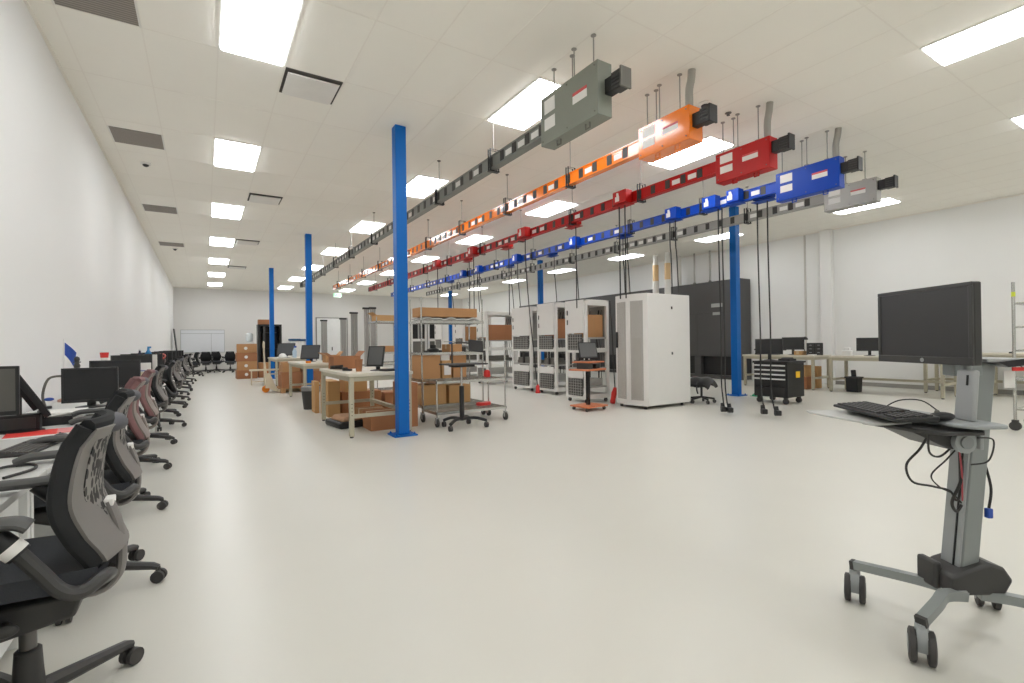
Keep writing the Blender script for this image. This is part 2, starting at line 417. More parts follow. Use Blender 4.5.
# tap-off boxes with drop cords
def tap(X, Y, m, colour, idx, side=-1, cords=1, zend=2.1, sway=0., plug=None, size=.24):
    where = 'near side' if side < 0 else 'far side'
    lab = '%s %s tap-off box along its busway, clipped to the %s' % (idx, colour, where)
    t = thing('tap_box', lab, 'tap-off box', (X, Y, Z0), 0, '%s tap-off boxes' % colour)
    s = side
    x0, x1 = (-.2, -.052) if s < 0 else (.052, .2)
    b = MB().box(x0, x1, -size/2, size/2, -.01, .2).build('box', m, t, bevel=.006)
    MB().box(min(s*.03, s*.21), max(s*.03, s*.21), -size/2-.03, size/2+.02, -.045, -.036).build('bracket', m, t, bevel=.002)
    if s < 0: MB().prism([(.0, .03), (.09, .03), (.09, .11), (.06, .11), (.06, .17), (.02, .17), (.0, .1)], 'x', x0-.003, x0).build('sticker', PAPER, b)
    xc = s*.13
    for c in range(cords):
        yy = ((-.06 if c == 0 else .07) if plug != 'floor' else (-.05 if c == 0 else .02 if Y > 5 else .12)) - (.16 if plug == 'floor' and Y > 5 else 0)
        end = Vector((xc + sway*(1 if c == 0 else .8), yy + sway*.3, zend - Z0))
        pts = curve([(xc, yy, -.03), (xc, yy, -.5), (xc+sway*.25, yy, (zend-Z0)*.5), tuple(end)], 5)
        if plug == 'floor':
            pts = curve([(xc, yy, -.03), (xc, yy, -.8), (xc, yy-.02, -2.2), (xc-.01, yy-.02, -3.0), (xc-.08, yy-.1, -3.35), (xc-.17, yy-.2+.05*c, -3.44)], 6)
            end = Vector(pts[-1])
        cd = MB().tube(pts, .0115, 7).build('cord', CABLE, t)
        if plug == 'floor':
            MB().at(Matrix.Translation(end) @ Matrix.Rotation(.85, 4, 'Z') @ Matrix.Rotation(.25, 4, 'Y')).lathe([(.012, .1), (.03, .1), (.036, .03), (.036, -.04), (.03, -.045)]).build('plug', BLACK, cd)
            MB().at(Matrix.Translation(end) @ Matrix.Rotation(.85, 4, 'Z')).box(-.1, .02, -.04, .04, -.035, .045).build('connector', BLACK, cd, bevel=.012)
        elif plug == 'red':
            MB().lathe([(.014, .1), (.022, .08), (.04, .05), (.045, -.05), (.055, -.06), (.055, -.1)], tuple(end), 14).build('plug', REDL, cd)
    return t
n = 0
for (Y, s, c, ze, sw, pl) in ((5.85, -1, 2, 1.95, 0, None), (7.42, 1, 1, 1.9, .0, None), (8.8, -1, 1, .22, .35, 'red'), (9.9, 1, 1, 1.9, 0, None), (11.2, -1, 1, 2.0, 0, None), (11.95, 1, 1, 2., 0, None), (13.5, -1, 1, 2.0, 0, None)):
    tap(6.02, Y, REDB, 'red', ordn[n], s, c, ze, sw, pl, .3); n += 1
n = 0
for (Y, s, c, ze, pl, sz) in ((4.5, 1, 2, 0, 'floor', .3), (4.85, -1, 0, 2, None, .22), (5.3, -1, 2, 0, 'floor', .26), (6.12, -1, 2, 2.15, None, .26), (7.6, 1, 2, 2.1, None, .3), (9.0, -1, 1, 2.1, None, .26), (10.2, 1, 1, 2.2, None, .26), (11.55, -1, 1, 2.2, None, .26), (12.3, 1, 1, 2.2, None, .26), (13.8, -1, 2, 2.2, None, .26), (14.9, -1, 0, 2.2, None, .2), (16.4, 1, 1, 2.2, None, .24)):
    tap(7.6, Y, BLUEB, 'blue', ['nearest', 'second', 'third', 'fourth', 'fifth', 'sixth', 'seventh', 'eighth', 'ninth', 'tenth', 'eleventh', 'twelfth'][n], s, c, ze, .1 if pl is None and c else 0, pl, sz); n += 1

# ------------------------------------------------------------------ pipes and dark units on the right wall
for k, (y, m1) in enumerate(((11.57, TAN), (11.06, TAN))):
    t = thing('insulated_pipe', 'vertical pipe with tan band over white jacket above the tall racks, %s of the pair' % ('left' if k == 0 else 'right'), 'pipe', (13.2, y, 0), 0, 'insulated pipes')
    MB().cyl((0, 0, 3.3), (0, 0, 3.85), .1, 18).build('tan_jacket', TAN, t)
    MB().cyl((0, 0, 3.85), (0, 0, H), .085, 18).build('upper_pipe', PIPEW, t)
    MB().cyl((0, 0, 2.3), (0, 0, 3.3), .105, 18).build('white_jacket', PIPEW, t)
    MB().cyl((0, 0, 0), (0, 0, 2.3), .085, 18).build('lower_pipe', PIPEW, t)
for k, y in enumerate((11.38, 10.75, 10.15)):
    t = thing('conduit_run', 'thin grey conduit dropping from the ceiling to the dark unit, %s from the left' % ordn[k], 'conduit', (14.2, y, 0), 0, 'grey conduits on the right wall')
    MB().cyl((0, 0, 3.18), (0, 0, H), .07 if k == 0 else .03, 12).build('pipe', GALV if k else PIPEW, t)
    MB().lathe([(.05, 3.175), (.05, 3.2), (.035, 3.22)]).build('fitting', MIDG, t)
ys = [8.9, 12.0, 15.1, 18.2]
for k, y0 in enumerate(ys):
    t = thing('equipment_cabinet', 'tall dark grey wall cabinet, %s of the long dark bank on the right wall' % ordn[k], 'cabinet', (14.0, y0+1.55, 0), 0, 'dark grey wall cabinets')
    MB().box(-.1, .46, -1.545, 1.545, .72, 3.14).build('upper_body', DARKU, t, bevel=.01)
    MB().box(-.105, -.1, -1.5, -.02, .8, 2.1).box(-.105, -.1, .02, 1.5, .8, 2.1).box(-.105, -.1, -1.5, 1.5, 2.14, 3.08).build('door_panel', mat('dark enamel door', '504f4e', .45, var=.03), t)
    MB().box(.05, .46, -1.545, 1.545, .12, .72).build('recessed_base', BLACK, t)
    for a, b in ((-1.545, -1.45), (-.12, .12), (1.45, 1.545)): MB().box(-.1, .05, a, b, .12, .72).build('pillar', DARKU, t)
    MB().box(-.1, .46, -1.545, 1.545, 0, .12).build('plinth', DARKU, t)
    if k == 0:
        MB().box(-.112, -.105, -.95, -.55, 2.3, 2.42).box(-.112, -.105, -.9, -.6, 2.05, 2.14).build('data_plate', mat('pale data plate', 'a9aaa6', .5), t)

# ------------------------------------------------------------------ racks
def rack(label, x0, x1, y0, y1, zt, box=True, front_panel=True):
    w = x1-x0; d = y1-y0
    t = thing('server_rack', label, 'server rack', ((x0+x1)/2, (y0+y1)/2, 0), 0, 'open white racks')
    hx, hy = w/2, d/2; p = .065; z0 = .08
    fr = MB()
    for sx in (-1, 1):
        for sy in (-1, 1): fr.box(min(sx*hx, sx*(hx-p)), max(sx*hx, sx*(hx-p)), min(sy*hy, sy*(hy-p)), max(sy*hy, sy*(hy-p)), z0, zt)
    fr.box(-hx, hx, -hy, hy, zt-.03, zt)
    for z in (z0, 1.02, zt-.12):
        for sx in (-1, 1): fr.box(min(sx*hx, sx*(hx-.03)), max(sx*hx, sx*(hx-.03)), -hy+p, hy-p, z, z+.09)
        for sy in (-1, 1): fr.box(-hx+p, hx-p, min(sy*hy, sy*(hy-.03)), max(sy*hy, sy*(hy-.03)), z, z+.09)
    fr.build('frame', RACKW, t, bevel=.004)
    # front (-x side)
    if front_panel:
        MB().box(-hx-.02, -hx, -hy+.04, hy-.04, 1.42, zt-.03).build('upper_door', RACKW, t, bevel=.004)
        MB().box(-hx-.018, -hx, -hy+.1, hy-.1, 1.08, 1.4).build('upper_grille', GRILLE, t)
        MB().box(-hx-.018, -hx, -hy+.08, hy-.1, .5, .66).build('lower_panel', RACKW, t, bevel=.003)
        MB().box(-hx-.018, -hx, -hy+.1, hy-.1, .14, .48).build('lower_grille', GRILLE, t)
        for za, zb, nm in ((1.08, 1.4, 'upper_grille_bars'), (.14, .48, 'lower_grille_bars')):
            gb = MB(); q = za+.03
            while q < zb: gb.box(-hx-.024, -hx-.016, -hy+.1, hy-.1, q, q+.008); q += .055
            yy = -hy+.15
            while yy < hy-.1: gb.box(-hx-.024, -hx-.016, yy, yy+.008, za, zb); yy += .075
            gb.build(nm, RACKIN, t)
        hd = MB()
        for z in (1.6, 1.8): hd.box(-hx-.035, -hx-.02, hy-.12, hy-.1, z, z+.1)
        hd.build('latches', DKGRAY, t)
    for z in (.3, .68, 1.3): MB().box(-hx+.02, hx-.02, -hy+.02, hy-.02, z, z+.03).build('shelf', RACKIN, t)
    MB().box(-hx+.08, hx-.1, -hy+.1, hy-.1, .33, .48).build('equipment_unit', RACKIN, t, bevel=.005)
    MB().box(-hx+.1, hx-.12, -hy+.12, hy-.12, .71, .79).box(-hx+.1, hx-.2, -hy+.2, hy-.15, .79, .86).build('equipment_unit', MIDG, t, bevel=.005)
    MB().box(-hx+.06, -hx+.1, -.02, .03, .71, 1.02).build('bracket', DKGRAY, t)
    MB().box(hx-.02, hx-.005, -hy+p, hy-p, 1.33, zt-.13).build('back_panel', RACKIN, t)
    cb = MB()
    rn = random.Random(int(y0*31))
    for q in range(5):
        yy = rn.uniform(-hy+.1, hy-.1)
        cb.tube(curve([(hx-.08, yy, zt-.2), (hx-.12, yy+.05, 1.4), (hx-.15, yy-.05, 1.0), (hx-.1, yy, .4)], 5), .008, 6)
    cb.build('cable_loom', CABLE, t)
    for sx in (-1, 1):
        for sy in (-1, 1):
            MB().cyl((sx*(hx-.06), sy*(hy-.06)-.02, .035), (sx*(hx-.06), sy*(hy-.06)+.02, .035), .035, 12).box(sx*(hx-.06)-.02, sx*(hx-.06)+.02, sy*(hy-.06)-.025, sy*(hy-.06)+.025, .05, .08).build('caster', RUBBER, t)
    return t
rk = []
RK = [('open white rack, nearest of the row, behind the orange topped trolley', 6.48, 7.12, 7.5, 8.15, 2.1),
      ('open white rack, second of the row counted from the camera', 6.95, 7.55, 9.1, 9.85, 2.18),
      ('open white rack, third of the row counted from the camera', 7.0, 7.62, 10.2, 11.1, 2.16),
      ('open white rack, fourth of the row, its side window showing cardboard', 7.15, 8.25, 12.75, 13.4, 2.2),
      ('open white rack, fifth of the row, half hidden behind the wire shelves', 7.15, 8.2, 14.3, 14.95, 2.2),
      ('open white rack, farthest of the row, behind the wire shelves', 7.15, 8.2, 16.0, 16.65, 2.2)]
for k, (lab, a, b, c, d, zt) in enumerate(RK):
    rack(lab, a, b, c, d, zt)
    if k not in (2, 5): single(MB().box(a+.12, b-.08, c+.1, d-.14, 1.335, 1.8), 'cardboard_box', CARD[k % 2], 'brown cardboard box on the upper shelf of the %s open rack' % ('nearest', 'second', '', 'fourth', 'fifth')[k], 'box', 'boxes in the white racks', bevel=.004)

for k, (xa, xb) in enumerate(((6.75, 7.4), (7.45, 8.1))):
    t = thing('equipment_rack', 'black-fronted white-framed rack far behind the tall wire shelving, %s of two' % ('left', 'right')[k], 'rack', ((xa+xb)/2, 18.3, 0), 0, 'black-fronted far racks')
    hx = (xb-xa)/2
    MB().box(-hx, hx, -.3, .3, 2.05, 2.15).box(-hx, -hx+.07, -.3, .3, 0, 2.05).box(hx-.07, hx, -.3, .3, 0, 2.05).box(-hx+.07, hx-.07, -.3, .3, 1.35, 1.45).build('frame', RACKW, t, bevel=.004)
    MB().box(-hx+.07, hx-.07, -.25, .25, 1.45, 2.05).build('upper_unit', BLACK, t)
    MB().box(-hx+.07, hx-.07, -.25, .25, .2, 1.35).build('lower_unit', MIDG, t)
    MB().box(-.03, .03, -.27, -.25, 1.45, 2.05).build('centre_rail', RACKIN, t)
# big closed rack
t = thing('server_rack', 'large closed white rack with curved mesh front doors', 'server rack', (7.285, 6.52, 0))
hx, hy = .635, .4
MB().box(-hx+.1, hx, -hy, hy, .06, 2.11).build('cabinet_body', RACKW, t, bevel=.012)
def bow(y0, y1, off): 
    n = 9; return [(-hx+.1-.09*(1-((2*(k/n)-1))**2)*1 - off, y0+(y1-y0)*k/n) for k in range(n+1)]
o1 = bow(-hy, hy, 0)
MB().prism([(-hx+.1, -hy)] + o1[0:] + [(-hx+.1, hy)], 'z', .06, 2.11).build('door_frame', RACKW, t)
def bowx(y, off): return -hx+.1-.09*(1-(y/hy)**2)-off
def strip(ya, yb, z0, z1, off, name, m, n=6):
    ys_ = [ya+(yb-ya)*k/n for k in range(n+1)]
    poly = [(bowx(y, off), y) for y in ys_] + [(bowx(y, -.003), y) for y in reversed(ys_)]
    return MB().prism(poly, 'z', z0, z1).build(name, m, t)
strip(-.32, -.07, .16, 1.98, .006, 'mesh_door', MESHD)
strip(.05, .33, .16, 1.98, .006, 'mesh_door', MESHD)
strip(-.29, -.1, .2, 1.3, .01, 'mesh_panel', mat('door mesh plain grey', 'a6a39c', .6), 4)  # plain grey panel over the lower part of one mesh door
strip(-.04, .03, .12, 2.02, .01, 'centre_stile', RACKW, 3)
MB().box(bowx(.3, .035), bowx(.3, .0), .3, .33, 1.12, 1.42).build('handle', BLACK, t, bevel=.006)
MB().box(.1, .13, -hy-.012, -hy, 1.83, 1.88).box(.1, .13, -hy-.012, -hy, .98, 1.03).build('side_latches', DKGRAY, t)
for sx in (-1, 1):
    for sy in (-1, 1): MB().cyl((sx*.5, sy*.3, 0), (sx*.5, sy*.3, .06), .03, 12).build('foot', RUBBER, t)
# slim white cable pole beside the rack
t = thing('pole_stand', 'thin white pole stand with a hanging cord beside the large white rack', 'stand', (8.2, 6.5, 0))
MB().cyl((0, 0, .05), (0, 0, 1.52), .014, 10).build('pole', PIPEW, t)
MB().box(-.16, .16, -.02, .02, .03, .06).box(-.02, .02, -.16, .16, .03, .06).build('base', BLACK, t)
for a in (0, PI/2, PI, -PI/2): MB().cyl((.15*math.cos(a)-.012, .15*math.sin(a), .018), (.15*math.cos(a)+.012, .15*math.sin(a), .018), .018, 10).build('caster', RUBBER, t)
MB().tube(curve([(0, 0, 1.5), (.06, -.01, 1.4), (.04, 0, 1.2), (.0, 0, 1.0)]), .006, 6).build('cord', PIPEW, t)
MB().box(-.05, .05, -.04, .04, .2, .24).box(-.05, .05, -.03, .03, .36, .4).build('clamps', DKGRAY, t)

# orange topped trolley with laptop-like monitor
t = thing('equipment_trolley', 'small trolley with orange shelves on a dark post before the white racks', 'trolley', (5.93, 6.82, 0), .25)
MB().prism([(-.3, -.2), (.26, -.26), (.32, .18), (-.2, .26)], 'z', .06, .09).build('base_board', ORCART, t, bevel=.004)
MB().box(-.28, .28, -.22, .22, .72, .75).build('lower_shelf', ORCART, t, bevel=.004)
MB().box(-.2, .26, -.2, .2, .86, .885).build('upper_shelf', ORCART, t, bevel=.004)
MB().box(-.02, .03, -.03, .03, .09, .86).build('post', BLACKM, t)
MB().box(-.2, -.05, -.15, .1, .751, .86).box(.1, .22, -.12, .1, .751, .83).build('power_supply', DKGRAY, t, bevel=.005)
for a, b in ((-.25, -.15), (.22, -.2), (.27, .14), (-.16, .2)):
    MB().cyl((a-.015, b, .03), (a+.015, b, .03), .03, 12).build('caster', RUBBER, t)
def monitor(label, loc, rz, w=.5, h=.31, base_z=0., screen=SCREEN, bezel=BLACK, tilt=0., stand=True, group=None, lift=.11, cat='monitor', side=None):
    t = thing('monitor', label, cat, loc, rz, group)
    T = Matrix.Translation((0, 0, lift+h/2)) @ Matrix.Rotation(-tilt, 4, 'X')
    hs = MB().at(T).box(-w/2, w/2, -.005, .02, -h/2, h/2)
    hs.prism([(-w*.3, -h*.3), (w*.3, -h*.3), (w*.3, h*.3), (-w*.3, h*.3)], 'y', .02, .045)
    hs.build('housing', side or bezel, t, bevel=.004)
    MB().at(T).box(-w/2, w/2, -.012, -.005, -h/2, -h/2+.022).box(-w/2, w/2, -.012, -.005, h/2-.014, h/2).box(-w/2, -w/2+.014, -.012, -.005, -h/2+.022, h/2-.014).box(w/2-.014, w/2, -.012, -.005, -h/2+.022, h/2-.014).build('bezel', bezel, t)
    MB().at(T).box(-w/2+.014, w/2-.014, -.008, -.004, -h/2+.022, h/2-.014).build('screen', screen, t)
    if stand:
        MB().box(-.03, .03, .045, .07, .01, lift+h/2).build('neck', bezel, t, bevel=.004)
        MB().lathe([(.11, 0), (.11, .008), (.04, .018)], (0, .05, 0), 20).build('foot', bezel, t)
    return t
monitor('grey tilted monitor on the orange topped trolley', (5.97, 6.85, .886), .25-.5, .36, .3, screen=SCREENG, tilt=.3, lift=.05)

# dark diagonal cable with red connector on the floor by the racks
for lab, p in (('red industrial connector leaning at the foot of the nearest white rack', (6.85, 7.15)), ):
    t = thing('power_connector', lab, 'connector', (p[0], p[1], 0))
    MB().at(Matrix.Rotation(.25, 4, 'X')).lathe([(.05, .02), (.055, .06), (.05, .1), (.055, .22), (.03, .34)], (0, 0, 0), 14).build('body', REDL, t)
    MB().tube(curve([(0, -.08, .33), (.0, -.05, .8), (.02, .0, 1.4), (0, .03, 2.05)]), .012, 7).build('cord', CABLE, t)

# ------------------------------------------------------------------ tool cabinet
t = thing('tool_cabinet', 'black rolling tool cabinet with chrome drawer pulls and a yellow label', 'tool cabinet', (9.55, 5.32, 0), 0)
X0, X1, YY0, YY1 = -.3, .3, -.33, .33
MB().box(X0, X1, YY0, YY1, .13, .78).build('body', BLACKM, t, bevel=.008)
MB().box(X0-.02, X1+.04, YY0-.02, YY1+.02, .78, .82).build('top_tray', BLACK, t, bevel=.008)
for (za, zb) in ((.68, .76), (.595, .67), (.51, .585), (.33, .5), (.15, .32)):
    d = MB().box(X0-.018, X0, YY0+.025, YY1-.02, za, zb).build('drawer', BLACK, t, bevel=.004)
    MB().box(X0-.035, X0-.018, YY0+.03, YY1-.025, zb-.035, zb-.008).build('drawer_pull', mat('bright drawer pull', 'd4d4d2', .35), d, bevel=.003) if za > .2 else None
MB().box(.0, .14, YY0-.004, YY0, .5, .62).build('warning_label', YELLOW, t)
MB().tube([(X1, YY0+.06, .72), (X1+.07, YY0+.06, .74), (X1+.07, YY1-.06, .74), (X1, YY1-.06, .72)], .012, 8).build('side_handle', BLACKM, t)
for sx in (-.23, .23):
    for sy in (-.26, .26):
        MB().cyl((sx-.018, sy, .055), (sx+.018, sy, .055), .055, 14).box(sx-.03, sx+.03, sy-.03, sy+.03, .1, .13).box(sx-.028, sx-.02, sy-.02, sy+.02, .05, .11).box(sx+.02, sx+.028, sy-.02, sy+.02, .05, .11).build('caster', RUBBER, t)
monitor('dark monitor standing on top of the black tool cabinet', (9.62, 5.55, .821), -PI/2+.35, .5, .31, lift=.12)
single(MB().box(9.5, 9.75, 5.08, 5.3, .821, .86).prism([(9.52, .86), (9.7, .86), (9.66, .885), (9.56, .88)], 'y', 5.1, 5.26), 'tool_tray', DKGRAY, 'low dark tool tray beside the monitor on the tool cabinet', 'tray', bevel=.004)
t = thing('floor_guard', 'green painted foot guard lying between blue post and tool cabinet', 'foot guard', (10.4, 6.2, 0))
MB().prism([(-.25, 0), (.25, 0), (.25, .03), (.15, .07), (-.15, .07), (-.25, .03)], 'y', -.05, .05).build('bar', GREENP, t)
MB().box(-.27, -.22, -.08, .08, 0, .012).box(.22, .27, -.08, .08, 0, .012).build('foot_plates', GREENP, t)

# saddle stool
t = thing('task_stool', 'low black saddle stool on casters before the dark wall cabinets', 'stool', (8.35, 6.2, 0), .3)
def sad(u, v):
    x_ = (u-.5)*.46; y_ = (v-.5)*.4
    return (x_, y_, .47 + .07*math.cos(v*PI*2)*.4 - .12*abs(u-.5)**1.5*3 - .09*(abs(v-.5)*2)**3)
MB().sheet(sad, 14, 14, .06).build('seat', BLACK, t)
MB().cyl((0, 0, .1), (0, 0, .44), .022, 12).build('column', DKGRAY, t)
for k in range(5):
    a = k*2*PI/5+.2
    MB().tube([(0, 0, .12), (.24*math.cos(a), .24*math.sin(a), .085)], .02, 8).build('leg', BLACK, t)
    MB().cyl((.24*math.cos(a)-.02*math.sin(a), .24*math.sin(a)+.02*math.cos(a), .035), (.24*math.cos(a)+.02*math.sin(a), .24*math.sin(a)-.02*math.cos(a), .035), .035, 12).cyl((.24*math.cos(a), .24*math.sin(a), .03), (.24*math.cos(a), .24*math.sin(a), .09), .01, 6).build('caster', RUBBER, t)
MB().tube(curve([(-.2, 0, .44), (-.26, 0, .3), (-.2, .0, .2)]), .014, 8).build('lever', DKGRAY, t)

# ------------------------------------------------------------------ workbenches
def bench(label, x0, x1, y0, y1, zt=.86, stretcher=True, group='beige workbenches', backshelf=False):
    t = thing('workbench', label, 'workbench', ((x0+x1)/2, (y0+y1)/2, 0), 0, group)
    hx, hy = (x1-x0)/2, (y1-y0)/2
    MB().box(-hx, hx, -hy, hy, zt-.045, zt).build('benchtop', BENCHT, t, bevel=.006)
    MB().box(-hx+.03, hx-.03, -hy+.03, -hy+.06, zt-.11, zt-.045).box(-hx+.03, hx-.03, hy-.06, hy-.03, zt-.11, zt-.045).box(-hx+.03, -hx+.06, -hy+.06, hy-.06, zt-.11, zt-.045).build('apron', BENCHL, t)
    for sx in (-1, 1):
        for sy in (-1, 1):
            a, b = sx*(hx-.05), sy*(hy-.05)
            l = MB().box(a-.03, a+.03, b-.03, b+.03, 0.02, zt-.045).build('leg', BENCHL, t, bevel=.004)
            MB().cyl((a, b, 0), (a, b, .03), .025, 10).build('foot', DKGRAY, l)
            hl = MB()
            for q in range(4): hl.cyl((a, b-.032, .3+.05*q), (a, b-.03, .3+.05*q), .007, 8)
            hl.build('adjustment_holes', DKGRAY, l)
    if stretcher:
        MB().box(-hx+.02, hx-.02, -hy+.03, -hy+.07, .26, .31).box(-hx+.02, hx-.02, hy-.07, hy-.03, .26, .31).box(hx-.09, hx-.03, -hy+.07, hy-.07, .26, .31).build('stretcher', BENCHL, t)
    return t
bench('beige steel workbench nearest the camera, beside the thick blue post', 1.6, 2.5, 6.6, 8.5)
bench('second beige workbench in line behind the nearest one', 1.72, 2.6, 10.9, 13.0)
bench('third beige workbench at the far end of the line, beyond the middle blue post', 1.83, 2.9, 16.6, 18.6)
bench('beige workbench behind the black tool cabinet, holding two monitors', 12.4, 13.25, 6.05, 7.9, .84)
bench('beige workbench right of the pilaster, holding one monitor and a small white unit', 12.4, 13.25, 3.6, 5.75, .84)
bench('beige workbench against the right wall behind the rolling cart', 13.5, 14.3, .4, 3.35, .9)
bench('beige bench end with close-set legs against the right wall', 13.6, 14.35, 3.5, 4.35, .9, stretcher=True)

# generic boxes
def carton(label, x0, x1, y0, y1, z0, h, k=0, rz=0., group='cardboard boxes', open_=False, marks=0, tape=True):
    t = thing('cardboard_box', label, 'box', ((x0+x1)/2, (y0+y1)/2, z0), rz, group)
    hx, hy = (x1-x0)/2, (y1-y0)/2; m = CARD[k % 3]
    if open_:
        w = .006
        MB().box(-hx, hx, -hy, hy, 0, w).box(-hx, -hx+w, -hy, hy, w, h).box(hx-w, hx, -hy, hy, w, h).box(-hx+w, hx-w, -hy, -hy+w, w, h).box(-hx+w, hx-w, hy-w, hy, w, h).build('carton', m, t)
        f = MB()
        f.add([(-hx, -hy, h), (-hx, hy, h), (-hx-.09, hy, h+.06), (-hx-.09, -hy, h+.06), (-hx, -hy, h-.004), (-hx, hy, h-.004), (-hx-.09, hy, h+.055), (-hx-.09, -hy, h+.055)], [(0, 1, 2, 3), (7, 6, 5, 4), (0, 3, 7, 4), (1, 5, 6, 2), (2, 6, 7, 3), (0, 4, 5, 1)])
        f.add([(hx, -hy, h), (hx, hy, h), (hx+.07, hy, h+.08), (hx+.07, -hy, h+.08), (hx, -hy, h-.004), (hx, hy, h-.004), (hx+.07, hy, h+.075), (hx+.07, -hy, h+.075)], [(3, 2, 1, 0), (4, 5, 6, 7), (4, 7, 3, 0), (2, 6, 5, 1), (3, 7, 6, 2), (1, 5, 4, 0)])
        f.build('flaps', m, t)
    else:
        MB().box(-hx, hx, -hy, hy, 0, h).build('carton', m, t, bevel=.006)
        if tape: MB().box(-hx-.002, hx+.002, -.03, .03, h-.08, h+.002).build('tape', TAPE, t)
    if marks:
        mk = MB()
        for q in range(marks):
            cx = -hx*.1 + q*.0
            mk.cyl((cx, -hy-.004, h*.5-.12*q), (cx, -hy, h*.5-.12*q), .06, 14)
        mk.build('round_label', PAPER, t)
    return t
# boxes under / behind nearest bench
carton('brown box under the near end of the first workbench, right side', 2.0, 2.42, 6.98, 7.4, 0, .26, 1)
carton('low brown box behind the dark bag under the first workbench', 2.03, 2.4, 7.5, 7.95, 0, .24, 0)
carton('tall light box standing under the far end of the first workbench', 1.78, 1.98, 8.75, 9.4, 0, .62, 2)
carton('tall tan box standing beside the grey waste bin', 1.7, 1.77, 9.45, 9.8, 0, .58, 2)
carton('wide brown box on the floor beyond the first workbench', 2.05, 2.75, 8.9, 9.4, 0, .4, 1)
carton('light brown box stacked on the wide brown box beyond the first bench', 2.1, 2.5, 8.92, 9.35, .4, .38, 2)
carton('dark brown box on the floor behind the nearest blue post', 2.85, 3.3, 9.0, 9.5, 0, .34, 1)
carton('tall narrow brown box leaning against the nearest blue post', 2.5, 2.72, 7.0, 7.5, 0, .66, 1)
t = thing('tool_bag', 'low black and tan tool bag on the floor under the first workbench', 'bag', (1.83, 7.72, 0), .15)
MB().prism([(-.2, 0), (.2, 0), (.22, .05), (.2, .1), (-.2, .1), (-.22, .05)], 'y', -.3, .3).build('body', BLACK, t, bevel=.02)
MB().prism([(-.17, .1), (.17, .1), (.12, .17), (-.12, .17)], 'y', -.26, .2).build('top_flap', mat('tan canvas', 'b08a6c', .85), t, bevel=.02)
# scooter-like tray on the lower stretcher
t = thing('waste_bin', 'dark grey waste bin beside the middle blue post', 'waste bin', (1.75, 10.2, 0))
MB().lathe([(.13, 0), (.17, .4), (.18, .41), (.165, .41), (.125, .01)], n=20).build('bin', DKGRAY, t)
MB().lathe([(.172, .36), (.178, .42), (.168, .44), (.14, .43)], n=20).build('bin_liner', mat('grey bin liner', '8d8d8c', .4), t)

# things on first bench
monitor('grey tilted monitor on the nearest workbench by the blue post', (2.12, 7.1, .86), -.85, .26, .3, screen=SCREENG, tilt=.25, lift=.06)
carton('open brown carton on the far half of the nearest workbench', 1.72, 2.14, 8.0, 8.38, .86, .2, 1, open_=True)
t = thing('paper_cup', 'tall orange-brown paper cup on the nearest workbench', 'cup', (1.86, 7.05, .86))
MB().lathe([(.04, 0), (.055, .17), (.058, .175), (.05, .175), (.036, .006)], n=16).build('cup', CARD[1], t)
t = thing('laptop', 'dark closed laptop with cables beside the monitor on the nearest workbench', 'laptop', (2.3, 6.9, .86), .2)
MB().box(-.16, .16, -.11, .11, 0, .022).build('body', BLACK, t, bevel=.005)
MB().box(-.155, .155, -.105, .105, .023, .032).build('lid', DKGRAY, t, bevel=.004)
t = thing('handheld_scanner', 'black hand scanner lying on the nearest workbench edge', 'scanner', (1.78, 7.35, .86), .4)
MB().box(-.02, .02, -.08, .05, 0, .03).build('grip', BLACK, t, bevel=.008)
MB().box(-.03, .03, .04, .1, .0, .05).build('head', BLACK, t, bevel=.008)
t = thing('paper_sheets', 'white paper sheets flat on the nearest workbench', 'paper', (1.95, 7.55, .86), .2)
MB().box(-.15, .15, -.11, .11, 0, .003).build('sheet', PAPER, t); MB().at(Rz(.4, (.05, .12, 0))).box(-.15, .15, -.11, .11, .0031, .005).build('sheet', PAPER, t)
t = thing('cable_coil', 'coiled black cable on the far edge of the nearest workbench', 'cable', (1.72, 7.8, .86))
MB().tube([(.09*math.cos(a*.5), .07*math.sin(a*.5), .012+.003*a*.5) for a in range(38)], .009, 6).build('coil', CABLE, t)
MB().tube(curve([(.09, 0, .015), (.15, -.08, .01), (.1, -.2, .01)]), .009, 6).build('cable_tail', CABLE, t)
# things on second bench
monitor('grey monitor tilted back on the second workbench', (2.1, 12.2, .86), -.5, .42, .34, screen=mat('dark slate screen', '45474a', .4), tilt=.35, lift=.06)
monitor('grey monitor tilted back on the third workbench', (2.25, 17.4, .86), -.5, .55, .42, screen=MATS['dark slate screen'], tilt=.35, lift=.06)
t = thing('tape_roll', 'orange tape roll on the near corner of the second workbench', 'tape', (1.9, 11.3, .86))
MB().lathe([(.03, 0), (.055, 0), (.055, .05), (.03, .05)], n=18).build('roll', ORANGEW, t)
MB().lathe([(.028, .002), (.033, .002), (.033, .052), (.028, .052)], n=18).build('core', CARD[0], t)
carton('small open brown box on the second workbench', 2.25, 2.55, 11.2, 11.6, .86, .16, 0, open_=True)
t = thing('spray_bottle', 'pale spray bottle on the third workbench beside the post', 'bottle', (2.45, 17.0, .86))
MB().lathe([(.06, 0), (.065, .2), (.03, .28), (.02, .32)]).build('bottle', mat('pale blue plastic', 'b9cfe0', .4), t)
MB().box(-.02, .06, -.015, .015, .32, .38).build('trigger', BLUEC, t, bevel=.004)
t = thing('helmet', 'white hard hat on the third workbench in front of its monitor', 'hard hat', (2.1, 17.0, .86))
MB().ball((0, 0, .03), .12, .14, .12).build('shell', WHITEP, t); MB().lathe([(.16, .03), (.16, .04), (.1, .05)]).build('brim', WHITEP, t)
